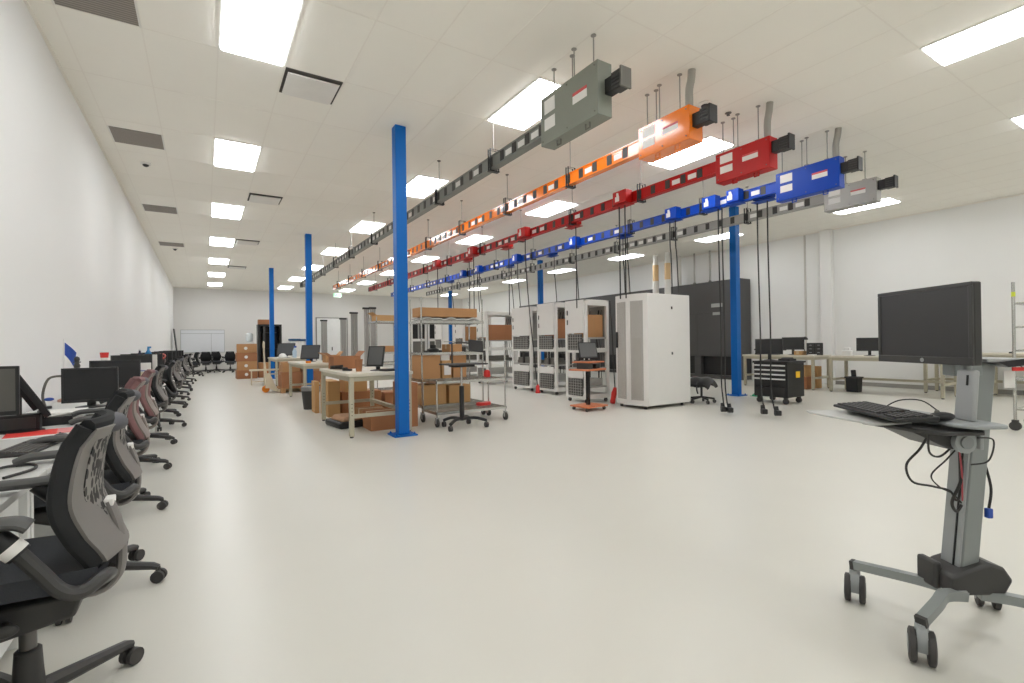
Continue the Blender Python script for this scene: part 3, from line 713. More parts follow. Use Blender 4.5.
for k, (x, y, z) in enumerate(((2.75, 19.0, 0), (3.12, 19.8, 0))):
    t = thing('water_dispenser', 'white drum with a dark blue lid standing behind the third workbench, %s' % ('left one' if k == 0 else 'right one'), 'drum', (x, y, 0), 0, 'white drums with blue lids')
    MB().lathe([(.16, 0), (.17, .1), (.17, 1.36), (.15, 1.42)]).build('drum', WHITEP, t)
    MB().lathe([(.2, 1.42), (.22, 1.45), (.21, 1.49), (.05, 1.5)]).build('lid', mat('dark teal lid', '1e4f78', .4), t)
# cartons far left middle: pallet with boxes and pallet jack
def pallet(label, x0, x1, y0, y1):
    t = thing('wooden_pallet', label, 'pallet', ((x0+x1)/2, (y0+y1)/2, 0))
    hx, hy = (x1-x0)/2, (y1-y0)/2
    tp = MB()
    for k in range(6):
        yy = -hy + (2*hy-.1)*k/5; tp.box(-hx, hx, yy, yy+.1, .1, .12)
    tp.build('deck_boards', PALWOOD, t)
    bt = MB()
    for k in (-1, 0, 1): bt.box(k*(hx-.05)-.05, k*(hx-.05)+.05, -hy, hy, 0, .1)
    bt.build('stringers', PALWOOD, t)
    return t
pallet('wooden pallet under brown boxes beside the second workbench', 1.7, 2.75, 14.1, 15.1)
carton('wide brown carton on the pallet, lower layer, left', 1.72, 2.2, 14.12, 14.95, .12, .42, 1)
carton('wide brown carton on the pallet, lower layer, right', 2.22, 2.72, 14.12, 14.95, .12, .42, 1)
carton('brown carton on the upper layer of the pallet, left', 1.74, 2.18, 14.15, 14.9, .545, .26, 0)
carton('brown carton on the upper layer of the pallet, right', 2.24, 2.7, 14.15, 14.9, .545, .26, 0)
t = thing('pallet_jack', 'cream pallet jack with an orange wheel at the foot of the pallet', 'pallet jack', (1.36, 14.6, 0), 0)
MB().prism([(0, .12), (.08, .12), (.24, .02), (.3, .02), (.12, .5), (.02, .5)], 'y', -.14, .14).build('wheel_housing', CREAM, t, bevel=.006)
MB().cyl((.02, -.06, .09), (.02, .06, .09), .09, 16).build('steer_wheel', ORANGEW, t)
MB().tube([(.05, 0, .4), (.0, 0, .8), (-.02, 0, 1.2)], .02, 8).build('handle_bar', CREAM, t)
MB().tube(curve([(-.02, -.14, 1.2), (-.02, -.14, 1.34), (-.02, .14, 1.34), (-.02, .14, 1.2), (-.02, -.14, 1.2)]), .014, 8).build('grip', CREAM, t)
MB().box(.28, 1.1, -.3, -.14, .02, .08).box(.28, 1.1, .14, .3, .02, .08).build('forks', CREAM, t)
# low railing of pale timber (stacked sheet trolley)
t = thing('push_cart', 'low narrow cream cart with a thin mast between the box stack and the pallet', 'cart', (1.62, 17.6, 0))
MB().box(-.42, .8, -.12, .12, .45, .5).build('deck', CREAM, t, bevel=.01)
MB().cyl((0, -.1, .02), (0, -.1, 1.0), .022, 10).build('mast', CREAM, t)
for sx in (-.36, .7):
    for sy in (-.08, .08): MB().box(sx-.012, sx+.012, sy-.012, sy+.012, 0, .45).build('leg', CREAM, t)
MB().box(-.36, .7, -.09, .09, .1, .12).build('lower_deck', CREAM, t)
# stack of four cartons at the far left
for k in range(4):
    carton('brown carton with round white label at the far end, %s of the stack' % ('lowest', 'second from bottom', 'second from top', 'topmost')[k], 1.03+.02*(k % 2), 1.72+.02*(k % 2), 21.3, 21.95, .0+.335*k, .33, 0 if k % 2 else 1, rz=(.05, -.04, .03, -.06)[k], group='stack of four cartons', marks=1)
carton('low brown carton right of the four-box stack', 1.8, 2.3, 21.6, 22.1, 0, .34, 1)
carton('low brown carton lying on top of the low one right of the stack', 1.82, 2.28, 21.62, 22.08, .34, .25, 0)
# black cabinet
t = thing('equipment_rack', 'tall black open cabinet against the back wall behind the far blue post', 'cabinet', (2.7, 26.7, 0))
MB().box(-.52, .52, -.4, .4, 0, .08).box(-.52, .52, -.4, .4, 2.22, 2.3).box(-.52, -.42, -.4, .4, .08, 2.22).box(.42, .52, -.4, .4, .08, 2.22).box(-.42, .42, .36, .4, .08, 2.22).build('frame', BLACKM, t, bevel=.006)
MB().box(-.3, -.2, -.38, .3, .08, 2.22).box(.1, .14, -.38, .3, .08, 2.22).build('rails', DKGRAY, t)
MB().box(-.42, .42, -.3, .3, 1.1, 1.12).box(-.42, .42, -.3, .3, 1.9, 1.92).build('shelves', BLACK, t)
carton('brown carton lying on top of the black cabinet', 2.22, 2.75, 26.45, 26.95, 2.3, .24, 1)
t = thing('water_cooler', 'white water cooler left of the black cabinet', 'water cooler', (1.85, 26.9, 0))
MB().box(-.16, .16, -.16, .16, 0, 1.45).build('body', WHITEP, t, bevel=.02)
MB().lathe([(.06, 1.45), (.15, 1.52), (.15, 1.84), (.08, 1.9)]).build('bottle', mat('pale water bottle', 'dfe6ea', .2), t)

# whiteboard, chairs at back, black board
t = thing('whiteboard', 'large white board on the back wall', 'whiteboard', (-.06, WY1-.03, 1.53))
MB().box(-.92, .92, 0, .03, -.55, .56).build('panel', WHITEB, t)
MB().box(-.94, -.92, -.008, .03, -.55, .56).box(.92, .94, -.008, .03, -.55, .56).box(-.94, .94, -.008, .03, .56, .585).box(-.94, .94, -.03, .03, -.575, -.55).box(-.94, .94, -.006, .0, .38, .40).box(.35, .365, -.006, 0, -.55, .38).build('frame', SILVER, t)
t = thing('display_board', 'tall dark board leaning in the far left corner', 'board', (-.97, 27.2, 0), PI/2)
MB().at(Matrix.Rotation(-.1, 4, 'X')).box(-.4, .4, -.02, .02, .1, 2.1).build('board', BLACK, t, bevel=.004)
MB().at(Matrix.Rotation(-.1, 4, 'X')).box(-.42, .42, -.03, .03, .05, .1).build('ledge', MIDG, t)

# back partition panels
for k, (x, y, z) in enumerate(((5.68, 28.75, 2.6), (6.45, 27.6, 2.65), (5.92, 23.2, 2.7), (5.72, 20.4, 2.72), (5.98, 20.4, 2.74))):
    lab = ['grey standing panel inside the doorway', 'grey standing panel at the right side of the doorway', 'tall grey standing panel, third from the left near the doorway', 'tall pale grey standing panel, fourth from the left near the doorway', 'tall grey standing panel, rightmost of the five near the doorway'][k]
    t = thing('standing_panel', lab, 'panel', (x, y, 0), 0, 'grey standing panels')
    w = .15 if k < 3 else .11
    MB().sheet(lambda u, v, w=w, z=z: ((u-.5)*2*w, .02*math.sin(u*PI*6), .1+v*(z-.1)), 24, 2, .02).build('panel', CURT, t)
    MB().box(-w-.05, w+.03, -.05, .05, z, z+.08).build('clamp', BLACKM, t, bevel=.01)
    MB().box(-w, w, -.15, .15, 0, .1).build('base', BLACKM, t)

# ------------------------------------------------------------------ chrome wire shelving
def wire_shelf(t, hx, hy, z, solid=True, name='shelf'):
    s = MB().box(-hx, hx, -hy, -hy+.012, z-.04, z).box(-hx, hx, hy-.012, hy, z-.04, z).box(-hx, -hx+.012, -hy, hy, z-.04, z).box(hx-.012, hx, -hy, hy, z-.04, z)
    n = int(hx*2/.025)
    for k in range(n): 
        xx = -hx+.012+(2*hx-.024)*k/n; s.box(xx, xx+.005, -hy, hy, z-.006, z-.001)
    for yy in (-hy/2, 0, hy/2): s.box(-hx, hx, yy-.004, yy+.004, z-.015, z-.006)
    return s.build(name, CHROME, t)
def wire_unit(label, x0, x1, y0, y1, zs, top, cat='wire shelving', name='wire_shelving', handles=False, group=None, tops=None):
    t = thing(name, label, cat, ((x0+x1)/2, (y0+y1)/2, 0), 0, group)
    hx, hy = (x1-x0)/2, (y1-y0)/2
    for i, sx in enumerate((-1, 1)):
        for j, sy in enumerate((-1, 1)):
            a, b = sx*(hx-.015), sy*(hy-.015); tz = tops[i*2+j] if tops else top
            p = MB().cyl((a, b, .12), (a, b, tz), .0127, 10).build('post', CHROME, t)
            c = MB().cyl((a-.016, b, .06), (a+.016, b, .06), .06, 16).build('caster', RUBBER, p)
            MB().box(a-.026, a-.018, b-.02, b+.02, .05, .135).box(a+.018, a+.026, b-.02, b+.02, .05, .135).box(a-.026, a+.026, b-.02, b+.02, .125, .14).build('caster_fork', SILVER, p)
    for z in zs: wire_shelf(t, hx, hy, z)
    return t
wire_unit('tall chrome wire shelving unit on casters holding the long brown carton', 2.95, 4.1, 7.42, 7.95, (.24, .66, 1.1, 1.62), 2.0)
wire_unit('low chrome wire cart in front of the tall wire shelving', 2.9, 4.12, 6.72, 7.3, (.22, .68), .7, 'wire cart', 'wire_cart', tops=(.7, .7, 1.22, .7))
wire_unit('chrome wire shelving unit behind the nearest blue post, left of the tall one', 3.15, 3.75, 10.5, 11.1, (.25, .85, 1.08, 1.76), 1.85)
carton('long flat brown carton on the top shelf of the tall wire shelving', 2.97, 4.02, 7.5, 7.85, 1.69, .15, 0, tape=False)
carton('brown carton on the third shelf of the tall wire unit', 3.5, 3.72, 7.5, 7.85, 1.101, .13, 0)
carton('large brown carton on the middle shelf of the tall wire unit', 2.97, 3.3, 7.46, 7.9, .661, .39, 0, tape=False)
carton('tan carton beside the large one on the middle wire shelf', 3.33, 3.5, 7.46, 7.85, .661, .3, 2)
carton('short brown carton on the middle wire shelf at its right end', 3.55, 3.8, 7.5, 7.9, .661, .38, 0)
carton('wide tan carton on the bottom shelf of the tall wire unit, left', 2.97, 3.4, 7.46, 7.9, .241, .33, 2, tape=False)
carton('tan carton on the bottom shelf of the tall wire unit, right', 3.45, 3.85, 7.46, 7.9, .241, .3, 2)
carton('small brown carton on the middle shelf of the left wire unit', 3.3, 3.62, 10.6, 11.0, 1.081, .13, 0)
carton('tilted brown carton lid on the top shelf of the left wire unit', 3.2, 3.7, 10.6, 11.0, 1.761, .13, 2, open_=True)
for k, (a, b, z, hgt, lab) in enumerate(((3.32, 3.48, .961, .09, 'white printer tray on the tan carton on the middle wire shelf'), (3.56, 3.78, 1.041, .05, 'white folded packing on the short brown carton on the wire shelf'))):
    single(MB().box(a, b, 7.48, 7.75, z, z+hgt).box(a+.02, b-.02, 7.5, 7.73, z+hgt, z+hgt+.012), 'packing_tray', PAPER, lab, 'packing', bevel=.005)
t = thing('document_holder', 'white document pouch hanging on the front of the tan carton', 'pouch', (3.42, 7.45, .72))
MB().box(-.06, .06, -.008, 0, 0, .17).build('pouch', PAPER, t); MB().box(-.03, .03, -.012, -.004, .17, .2).build('clip', MIDG, t)
t = thing('fan_motor', 'black motor part on the third shelf of the tall wire unit', 'motor', (3.25, 7.65, 1.101))
MB().lathe([(.1, 0), (.1, .05), (.05, .07), (.05, .12)]).build('drum', BLACK, t); MB().box(-.15, .15, -.04, .04, 0, .03).build('mount', DKGRAY, t)
t = thing('flat_panel', 'silver flat panel lying tilted on the third shelf of the wire unit', 'panel', (3.88, 7.65, 1.101))
MB().at(Matrix.Rotation(.35, 4, 'Y')).box(-.13, .13, -.15, .15, .06, .08).build('panel', SILVER, t, bevel=.004)
MB().box(-.12, -.06, -.1, .1, 0, .08).build('support', DKGRAY, t)
single(MB().sheet(lambda u, v: (2.97+u*1.08, 7.47+v*.42, 1.628+.022*math.sin(u*PI*5)**2+.02*math.sin(v*5+u*9)**2), 40, 10, .018), 'plastic_film', mat('grey plastic film', 'c9cbc8', .25, coat=.4), 'crumpled pale plastic film under the long brown carton on the top wire shelf', 'film')
single(MB().lathe([(.05, 0), (.06, .02), (.05, .1), (.02, .12)], (3.95, 7.05, .681), 14), 'red_connector', REDL, 'red connector lying on the low wire cart right end', 'connector')
t = thing('cable_bundle', 'bundle of pink and red cables on the lower deck of the wire cart', 'cables', (3.85, 7.0, .221))
MB().tube([(.12*math.cos(a*.6), .08*math.sin(a*.6), .012+.004*a*.3) for a in range(34)], .012, 6).build('coil', REDL, t)
MB().tube([(.07*math.cos(a*.6)+.02, .05*math.sin(a*.6), .03+.004*a*.3) for a in range(24)], .01, 6).build('inner_coil', PINKP, t)

# mobile laptop stand in front of the wire cart
t = thing('mobile_stand', 'black mobile desk stand with a small tilted screen, before the wire cart', 'mobile stand', (3.17, 6.42, 0), .0)
MB().cyl((0, 0, .12), (0, 0, .62), .035, 14).build('outer_column', BLACK, t)
MB().cyl((0, 0, .62), (0, 0, .93), .016, 12).build('inner_column', CHROME, t)
MB().box(-.27, .34, -.2, .2, .93, .95).build('desk_top', DKGRAY, t, bevel=.006)
MB().box(-.16, .16, -.12, .1, .9, .93).build('under_box', BLACK, t, bevel=.005)
for k, (a, b) in enumerate(((-.25, -.14), (.34, -.12), (-.16, .28), (.26, .3))):
    MB().tube(curve([(0, 0, .14), (a*.5, b*.5, .15), (a*.85, b*.85, .12), (a, b, .1)], 3), .028, 8, flat=(1, .8)).build('leg', BLACK, t)
    MB().cyl((a-.022, b, .04), (a+.022, b, .04), .04, 14).cyl((a, b, .04), (a, b, .1), .012, 8).build('caster', RUBBER, t)
MB().tube([(-.1, .1, .95), (-.1, .1, 1.24), (.0, .1, 1.26), (.22, .1, 1.24)], .012, 8).build('screen_arm', DKGRAY, t)
MB().at(Matrix.Translation((.27, .05, 1.2)) @ Matrix.Rotation(-.3, 4, 'X') @ Matrix.Rotation(.12, 4, 'Y')).box(-.12, .12, -.01, .01, -.09, .09).build('small_screen', BLACK, t, bevel=.005)

# ------------------------------------------------------------------ right benches: contents
monitor('dark monitor on the bench behind the tool cabinet, left of the pair', (12.7, 7.15, .84), -PI/2+.6, .5, .31)
monitor('dark monitor on the bench behind the tool cabinet, right of the pair', (12.75, 6.72, .84), -PI/2+.55, .5, .32, lift=.13) 
monitor('dark monitor on the bench right of the white pilaster', (12.75, 5.02, .84), -PI/2+.45, .5, .3)
carton('small tan carton on the bench under the black drawers', 12.55, 12.8, 6.42, 6.6, .84, .1, 2)
t = thing('parts_organiser', 'black parts organiser with drawers on the right bench near the pilaster', 'organiser', (12.8, 6.22, .84), -PI/2+.4)
MB().box(-.17, .17, -.12, .12, 0, .3).build('housing', BLACK, t, bevel=.006)
for z in (.02, .11, .2):
    for xx in (-.16, .01): d = MB().box(xx, xx+.15, -.135, -.12, z, z+.075).build('drawer', DKGRAY, t, bevel=.003); MB().box(xx+.05, xx+.1, -.142, -.135, z+.04, z+.052).build('drawer_pull', SILVER, d)
t = thing('desk_lamp', 'black articulated lamp head above the black parts organiser', 'lamp', (12.9, 6.5, .84))
MB().lathe([(.07, 0), (.07, .015), (.02, .02)]).build('base', BLACK, t)
MB().tube(curve([(0, 0, .02), (.02, .05, .25), (0, .03, .4)]), .01, 8).build('arm', BLACK, t)
MB().lathe([(.02, .46), (.06, .42), (.065, .38)]).build('lamp_head', BLACK, t)
t = thing('label_printer', 'small white label printer left of the monitor on the right bench', 'printer', (12.6, 5.42, .84), .2)
MB().box(-.08, .08, -.1, .1, 0, .12).build('body', WHITEP, t, bevel=.015); MB().box(-.05, .05, -.06, .06, .12, .2).build('roll_cover', WHITEP, t, bevel=.015)
single(MB().box(12.5, 12.62, 7.5, 7.6, .84, .88).cyl((12.56, 7.55, .88), (12.56, 7.55, .96), .02, 10).box(12.53, 12.59, 7.52, 7.64, .96, .99), 'tape_dispenser', BLACK, 'small black tape dispenser at the left end of the right bench', 'dispenser', bevel=.003)
single(MB().box(12.5, 12.66, 5.95+.16, 6.25, .84, .86), 'notepad', PAPER, 'white notepad on the near end of the bench below the organiser', 'notepad', bevel=.002)
carton('light brown carton on the floor under the right bench, upper one', 12.55, 12.95, 6.35, 6.85, .3, .28, 2)
carton('brown carton on the floor under the right bench, lower one', 12.55, 12.95, 6.3, 6.85, 0, .3, 1)
carton('tall tan carton under the right bench beside its near leg', 12.98, 13.18, 6.25, 6.6, 0, .55, 2)
t = thing('waste_bin', 'black waste bin under the right bench past the pilaster', 'waste bin', (12.75, 5.35, 0))
MB().prism([(-.11, 0), (.11, 0), (.14, .34), (-.14, .34)], 'y', -.12, .12).build('bin', BLACK, t, bevel=.01)
MB().prism([(-.145, .32), (.145, .32), (.145, .35), (-.145, .35)], 'y', -.14, .14).build('rim', DKGRAY, t)
MB().cyl((0, 0, .35), (.02, .02, .5), .05, 10).build('crumpled_bag', BLACK, t)
for k, (y, z) in enumerate(((2.9, .9), (2.3, .9))):
    t = thing('test_cable', 'loose black cable hanging off the right wall bench, %s' % ('left' if k == 0 else 'right'), 'cable', (13.45, y, z), 0, 'cables hanging off the wall bench')
    MB().tube(curve([(.08, 0, .01), (-.01, -.05, .02), (-.035, -.12, -.2), (-.03, -.35, -.38), (-.03, -.6, -.3), (-.03, -.7, -.1)]), .008, 6).build('cable', CABLE, t)
    MB().box(.06, .12, -.03, .03, 0, .03).build('plug', BLACK, t, bevel=.004)
# chrome rack at the right edge
t = thing('rolling_frame', 'tall thin chrome rolling rack cut off by the right edge of the photo', 'rolling rack', (9.35, 1.8, 0), 0)
for (a, b) in ((-.35, .1), (.35, .1), (-.35, -.65), (.35, -.65)):
    p = MB().cyl((a, b, .12), (a, b, 1.95), .018, 10).build('post', CHROME, t)
    MB().cyl((a-.02, b, .06), (a+.02, b, .06), .06, 14).box(a-.03, a+.03, b-.03, b+.03, .11, .14).build('caster', RUBBER, p)
sh = MB()
for z in (.28, .68, 1.05, 1.36, 1.67):
    for b in (-.65, .1): sh.cyl((-.35, b, z), (.35, b, z), .012, 8)
    for a in (-.35, .35): sh.cyl((a, -.65, z), (a, .1, z), .012, 8)
sh.build('rails', CHROME, t)
MB().cyl((-.35, .1, 1.76), (-.35, .1, 1.82), .021, 10).build('yellow_tag', mat('fluorescent yellow tape', 'd6e04a', .5), t)

# ------------------------------------------------------------------ foreground computer cart (local x = away from user, y = depth)
A = -.5628
def cam2w(l, d): return (l*math.cos(.5628)+d*math.sin(.5628), -l*math.sin(.5628)+d*math.cos(.5628))
cx, cy = cam2w(1.86, 2.05)
cart = thing('computer_cart', 'grey height-adjustable computer cart on casters at the right foreground', 'computer cart', (cx, cy, 0), A)
def L(l, d, z): return (l-1.86, d-2.05, z)
# column, leaning
def lean(z): return .085*(z-.3)/.83
def colbox(l0, l1, d0, d1, z0, z1, off=0):
    vs = []
    for z in (z0, z1):
        e = lean(z)
        for d in (d0, d1):
            for l in (l0, l1): vs.append(L(l+e, d, z))
    return MB().add(vs, [(0, 2, 3, 1), (4, 5, 7, 6), (0, 1, 5, 4), (2, 6, 7, 3), (0, 4, 6, 2), (1, 3, 7, 5)])
colbox(1.812, 1.882, 1.98, 2.075, .24, 1.13).build('column', CARTG2, cart, bevel=.006)
colbox(1.804, 1.812, 1.985, 2.07, .3, .86).build('column_front', CARTG, cart, bevel=.002)
colbox(1.8, 1.806, 2.006, 2.012, .3, .86).build('column_channel', BLACKM, cart)
colbox(1.88, 1.888, 1.99, 2.06, .3, 1.1).build('column_rear_channel', DKGRAY, cart)
# base hub
hub = MB().prism([(1.755-1.86, .2), (1.96-1.86, .2), (1.995-1.86, .26), (1.96-1.86, .31), (1.9-1.86, .33), (1.80-1.86, .3), (1.755-1.86, .275)], 'y', -.1, .06)
hub.build('base_cover', DKGRAY, cart, bevel=.012)
MB().box(-.122, -.09, -.03, .066, .195, .305).build('base_front_cover', DKGRAY, cart, bevel=.01)
MB().box(-.09, -.06, -.106, -.1, .212, .225).build('maker_plate', SILVER, cart)
tips = [((1.60, 2.30), .165, [(1.78, 2.05, .195), (1.73, 2.12, .192), (1.6, 2.30, .172)]),
        ((1.545, 1.86), .168, [(1.80, 1.96, .2), (1.70, 1.935, .215), (1.64, 1.90, .2), (1.545, 1.855, .165)]),
        ((2.165, 1.86), .16, [(1.88, 1.98, .195), (2.0, 1.93, .19), (2.165, 1.86, .165)]),
        ((2.165, 2.24), .16, [(1.88, 2.08, .195), (2.0, 2.15, .19), (2.165, 2.24, .165)])]
for (tl, td), tz, pts in tips:
    leg = MB().tube([L(*p) for p in curve(pts, 4)], .03, 4, flat=(.85, .85)).build('leg', CARTG2, cart)
    d = (Vector(pts[-1])-Vector(pts[-2])).normalized()
    MB().tube([L(*(Vector(pts[-1])+d*.001)), L(*(Vector(pts[-1])+d*.016))], .031, 4, flat=(.85, .85)).build('end_cap', DKGRAY, leg)
    c = L(tl, td, 0)
    w = MB()
    ax_ = .62; ca, sa = math.cos(-ax_), math.sin(-ax_)
    def wp(q, p, z): return (c[0]+q*ca-p*sa, c[1]+q*sa+p*ca, z)
    for s in (-1, 1): w.tube([wp(s*.016, 0, .062), wp(s*.02, 0, .062), wp(s*.037, 0, .062), wp(s*.041, 0, .062)], .06, 24, rs=[.055, .062, .062, .052])
    cs = w.build('caster_wheels', RUBBER, leg)
    hm = MB()
    for s in (-1, 1): hm.cyl(wp(s*.040, 0, .062), wp(s*.043, 0, .062), .034, 18)
    hm.cyl(wp(-.03, 0, .062), wp(.03, 0, .062), .012, 10)
    hm.at(Matrix.Translation((c[0], c[1], 0)) @ Matrix.Rotation(-ax_, 4, 'Z')).prism([(-.03, .05), (.03, .05), (.034, .11), (.02, .135), (-.02, .135), (-.034, .11)], 'x', -.017, .017).at(Matrix.Identity(4))
    hm.cyl((c[0], c[1], .125), (c[0], c[1], .15), .022, 14)
    hm.build('caster_fork', CARTG, leg)
# worksurface
ws = [(1.60, 2.42), (1.70, 1.80), (1.83, 1.79), (1.93, 1.83), (1.90, 2.02), (1.78, 2.38)]
ws = [(1.60, 2.36), (1.66, 1.84), (1.71, 1.79), (1.82, 1.79), (1.83, 1.84), (1.80, 2.36), (1.76, 2.40), (1.64, 2.40)]
MB().prism([L(a, b, 0)[:2] for a, b in ws], 'z', .895, .912).build('worksurface', CARTG, cart, bevel=.006)
# keyboard tray
kt = [(1.40, 2.28), (1.44, 1.80), (1.50, 1.72), (1.74, 1.74), (1.78, 1.80), (1.70, 2.32)]
MB().prism([L(a, b, 0)[:2] for a, b in [(1.42, 2.36), (1.40, 2.3), (1.45, 1.96), (1.62, 1.98), (1.62, 2.36)]], 'z', .885, .893).build('wrist_rest_tray', mat('pale grey tray', 'bcbcb8', .35), cart, bevel=.002)
MB().prism([L(a, b, 0)[:2] for a, b in [(1.50, 2.1), (1.56, 1.90), (1.62, 1.82), (1.76, 1.82), (1.79, 1.85), (1.74, 2.12)]], 'z', .868, .882).build('keyboard_tray', DKGRAY, cart, bevel=.004)
MB().prism([L(1.56, 0, .868)[0::2], L(1.78, 0, .868)[0::2], L(1.80, 0, .80)[0::2], L(1.70, 0, .80)[0::2]], 'y', 1.9-2.05, 2.1-2.05).build('tray_arm', DKGRAY, cart, bevel=.006)
MB().cyl(L(1.745, 1.88, .83), L(1.745, 1.9, .83), .042, 22).build('cable_winder', CARTG, cart)
MB().cyl(L(1.745, 1.872, .83), L(1.745, 1.88, .83), .024, 18).build('winder_knob', CARTG2, cart)
MB().box(1.80-1.86, 1.815-1.86, -.17, -.15, .80, .865).build('cable_hook', CARTG, cart, bevel=.004)
# riser for the monitor
rs = [(1.845, 1.862), (1.845, 1.955), (1.79, 1.955), (1.79, 1.862)]
MB().add([L(1.752, 1.86, .912), L(1.752, 1.94, .912), L(1.765, 1.94, 1.11), L(1.765, 1.86, 1.11), L(1.772, 1.86, .912), L(1.772, 1.94, .912), L(1.787, 1.94, 1.11), L(1.787, 1.86, 1.11)],
         [(0, 3, 2, 1), (4, 5, 6, 7), (0, 4, 7, 3), (1, 2, 6, 5), (3, 7, 6, 2), (0, 1, 5, 4)]).build('monitor_riser', SILVER, cart, bevel=.008)
MB().add([L(1.758, 1.885, 1.05), L(1.758, 1.892, 1.05), L(1.761, 1.892, 1.09), L(1.761, 1.885, 1.09), L(1.765, 1.885, 1.05), L(1.765, 1.892, 1.05), L(1.77, 1.892, 1.09), L(1.77, 1.885, 1.09)],
         [(0, 3, 2, 1), (4, 5, 6, 7), (0, 4, 7, 3), (1, 2, 6, 5), (3, 7, 6, 2), (0, 1, 5, 4)]).build('riser_slot', BLACK, cart)
MB().cyl(L(1.785, 1.92, 1.1), L(1.80, 1.93, 1.17), .018, 12).box(1.788-1.86, 1.90-1.86, 1.97-2.05, 2.03-2.05, 1.08, 1.13).build('tilt_joint', CARTG2, cart, bevel=.004)
# rear tray on column top
MB().box(1.89-1.86, 2.05-1.86, -.11, .09, 1.135, 1.15).build('top_tray', SILVER, cart, bevel=.004)
MB().prism([(1.93-1.86, 1.135), (2.05-1.86, 1.15), (2.03-1.86, 1.12), (1.97-1.86, 1.115)], 'y', -.115, .05).build('tray_bracket', BLACK, cart)
MB().box(1.98-1.86, 2.04-1.86, -.122, -.116, 1.1, 1.115).build('red_tag', REDL, cart)
MB().box(1.975-1.86, 2.02-1.86, -.09, -.085, 1.03, 1.1).build('paper_tag', PAPER, cart)
# hanging cables (part of the cart)
cb = MB()
cb.tube([L(*p) for p in curve([(1.62, 1.9, .865), (1.60, 1.92, .8), (1.57, 1.95, .73), (1.60, 1.96, .66), (1.68, 1.96, .64), (1.75, 1.96, .62), (1.78, 1.965, .58), (1.80, 1.97, .62), (1.80, 1.97, .8)], 8)], .0045, 7)
cb.tube([L(*p) for p in curve([(1.60, 1.88, .865), (1.62, 1.9, .79), (1.68, 1.92, .77), (1.76, 1.94, .82), (1.8, 1.97, .85)], 8)], .004, 6)
cb.tube([L(*p) for p in curve([(1.79, 1.96, .8), (1.72, 1.94, .75), (1.66, 1.94, .69), (1.70, 1.95, .64), (1.76, 1.96, .61), (1.80, 1.965, .57)], 8)], .003, 6)
cb.tube([L(*p) for p in curve([(1.80, 1.965, .56), (1.77, 1.955, .54), (1.75, 1.95, .58), (1.79, 1.955, .66), (1.81, 1.97, .74)], 8)], .006, 7)
cb.tube([L(*p) for p in curve([(1.78, 1.87, .85), (1.84, 1.87, .84), (1.83, 1.88, .76), (1.78, 1.9, .74)], 8)], .003, 6)
cb.build('hanging_cables', CABLE, cart)
MB().tube([L(*p) for p in curve([(1.76, 1.93, .82), (1.79, 1.95, .7), (1.80, 1.96, .58)], 6)], .003, 6).build('pink_cable', mat('pink cable', 'b04a52', .5), cart)
MB().tube([L(*p) for p in curve([(1.93, 2.0, .72), (1.945, 1.99, .62), (1.93, 1.985, .54)], 6)], .005, 6).build('rear_cable', CABLE, cart)
MB().box(1.918-1.86, 1.94-1.86, -.075, -.055, .50, .54).build('blue_connector', BLUEC, cart, bevel=.004)
MB().tube([L(*p) for p in curve([(1.66, 2.2, .915), (1.74, 2.2, .955), (1.80, 2.15, .96), (1.83, 2.1, .92)], 6)], .003, 6).build('surface_cable', CABLE, cart)

# monitor on cart: separate thing; screen faces -l
mx, my = cam2w(1.76, 2.09)
mon = thing('monitor', 'large dark widescreen monitor mounted on the foreground computer cart', 'monitor', (mx, my, 1.127), A)
MB().box(-.004, .028, -.238, .238, 0, .322).build('housing', DKGRAY, mon, bevel=.006)
MB().box(-.012, -.004, -.238, .238, 0, .03).box(-.012, -.004, -.238, .238, .306, .322).box(-.012, -.004, -.238, -.222, .03, .306).box(-.012, -.004, .222, .238, .03, .306).build('bezel', mat('monitor bezel', '403f3e', .35, coat=.2), mon, bevel=.002)
MB().box(-.008, -.003, -.222, .222, .03, .306).build('screen', mat('monitor panel', '3b3a3b', .3, var=.03), mon)
MB().cyl((-.0135, -.01, .015), (-.012, -.01, .015), .009, 20).build('logo', SILVER, mon)
MB().box(.028, .055, -.12, .12, .06, .24).build('rear_bulge', DKGRAY, mon, bevel=.01)
# keyboard: long axis along d
kx, ky = cam2w(1.575, 2.09)
kb = thing('keyboard', 'black full-size keyboard on the foreground computer cart', 'keyboard', (kx, ky, .913), A - .13)
def make_keyboard(kb, w=.46, dpt=.155, m=BLACK, km=DKGRAY):
    # long axis = local y, front edge towards -x
    MB().prism([(-dpt/2, .0), (dpt/2, 0), (dpt/2, .024), (-dpt/2, .012)], 'y', -w/2, w/2).build('case', m, kb, bevel=.004)
    ks = MB(); rows = 6; cols = 20
    for r in range(rows):
        xx = -dpt/2+.012 + r*(dpt-.024)/rows; zz = .013 + (xx+dpt/2)/dpt*.012
        for c_ in range(cols):
            if c_ in (14,) or (c_ == 15 and r % 3 == 0): continue
            yy = w/2-.012 - (c_+1)*(w-.024)/cols
            ks.box(xx, xx+.017, yy, yy+.018, zz, zz+.006)
    o = ks.build('keys', km, kb); o['kind'] = 'stuff'
make_keyboard(kb)
sx_, sy_ = cam2w(1.67, 1.90)
ms = thing('mouse', 'black computer mouse at the near end of the cart keyboard', 'mouse', (sx_, sy_, .913), A+.1)
MB().ball((0, 0, .016), .05, .03, .018).build('shell', BLACK, ms)
MB().cyl((-.02, -.004, .034), (-.02, .004, .034), .008, 12).build('scroll_wheel', MIDG, ms)

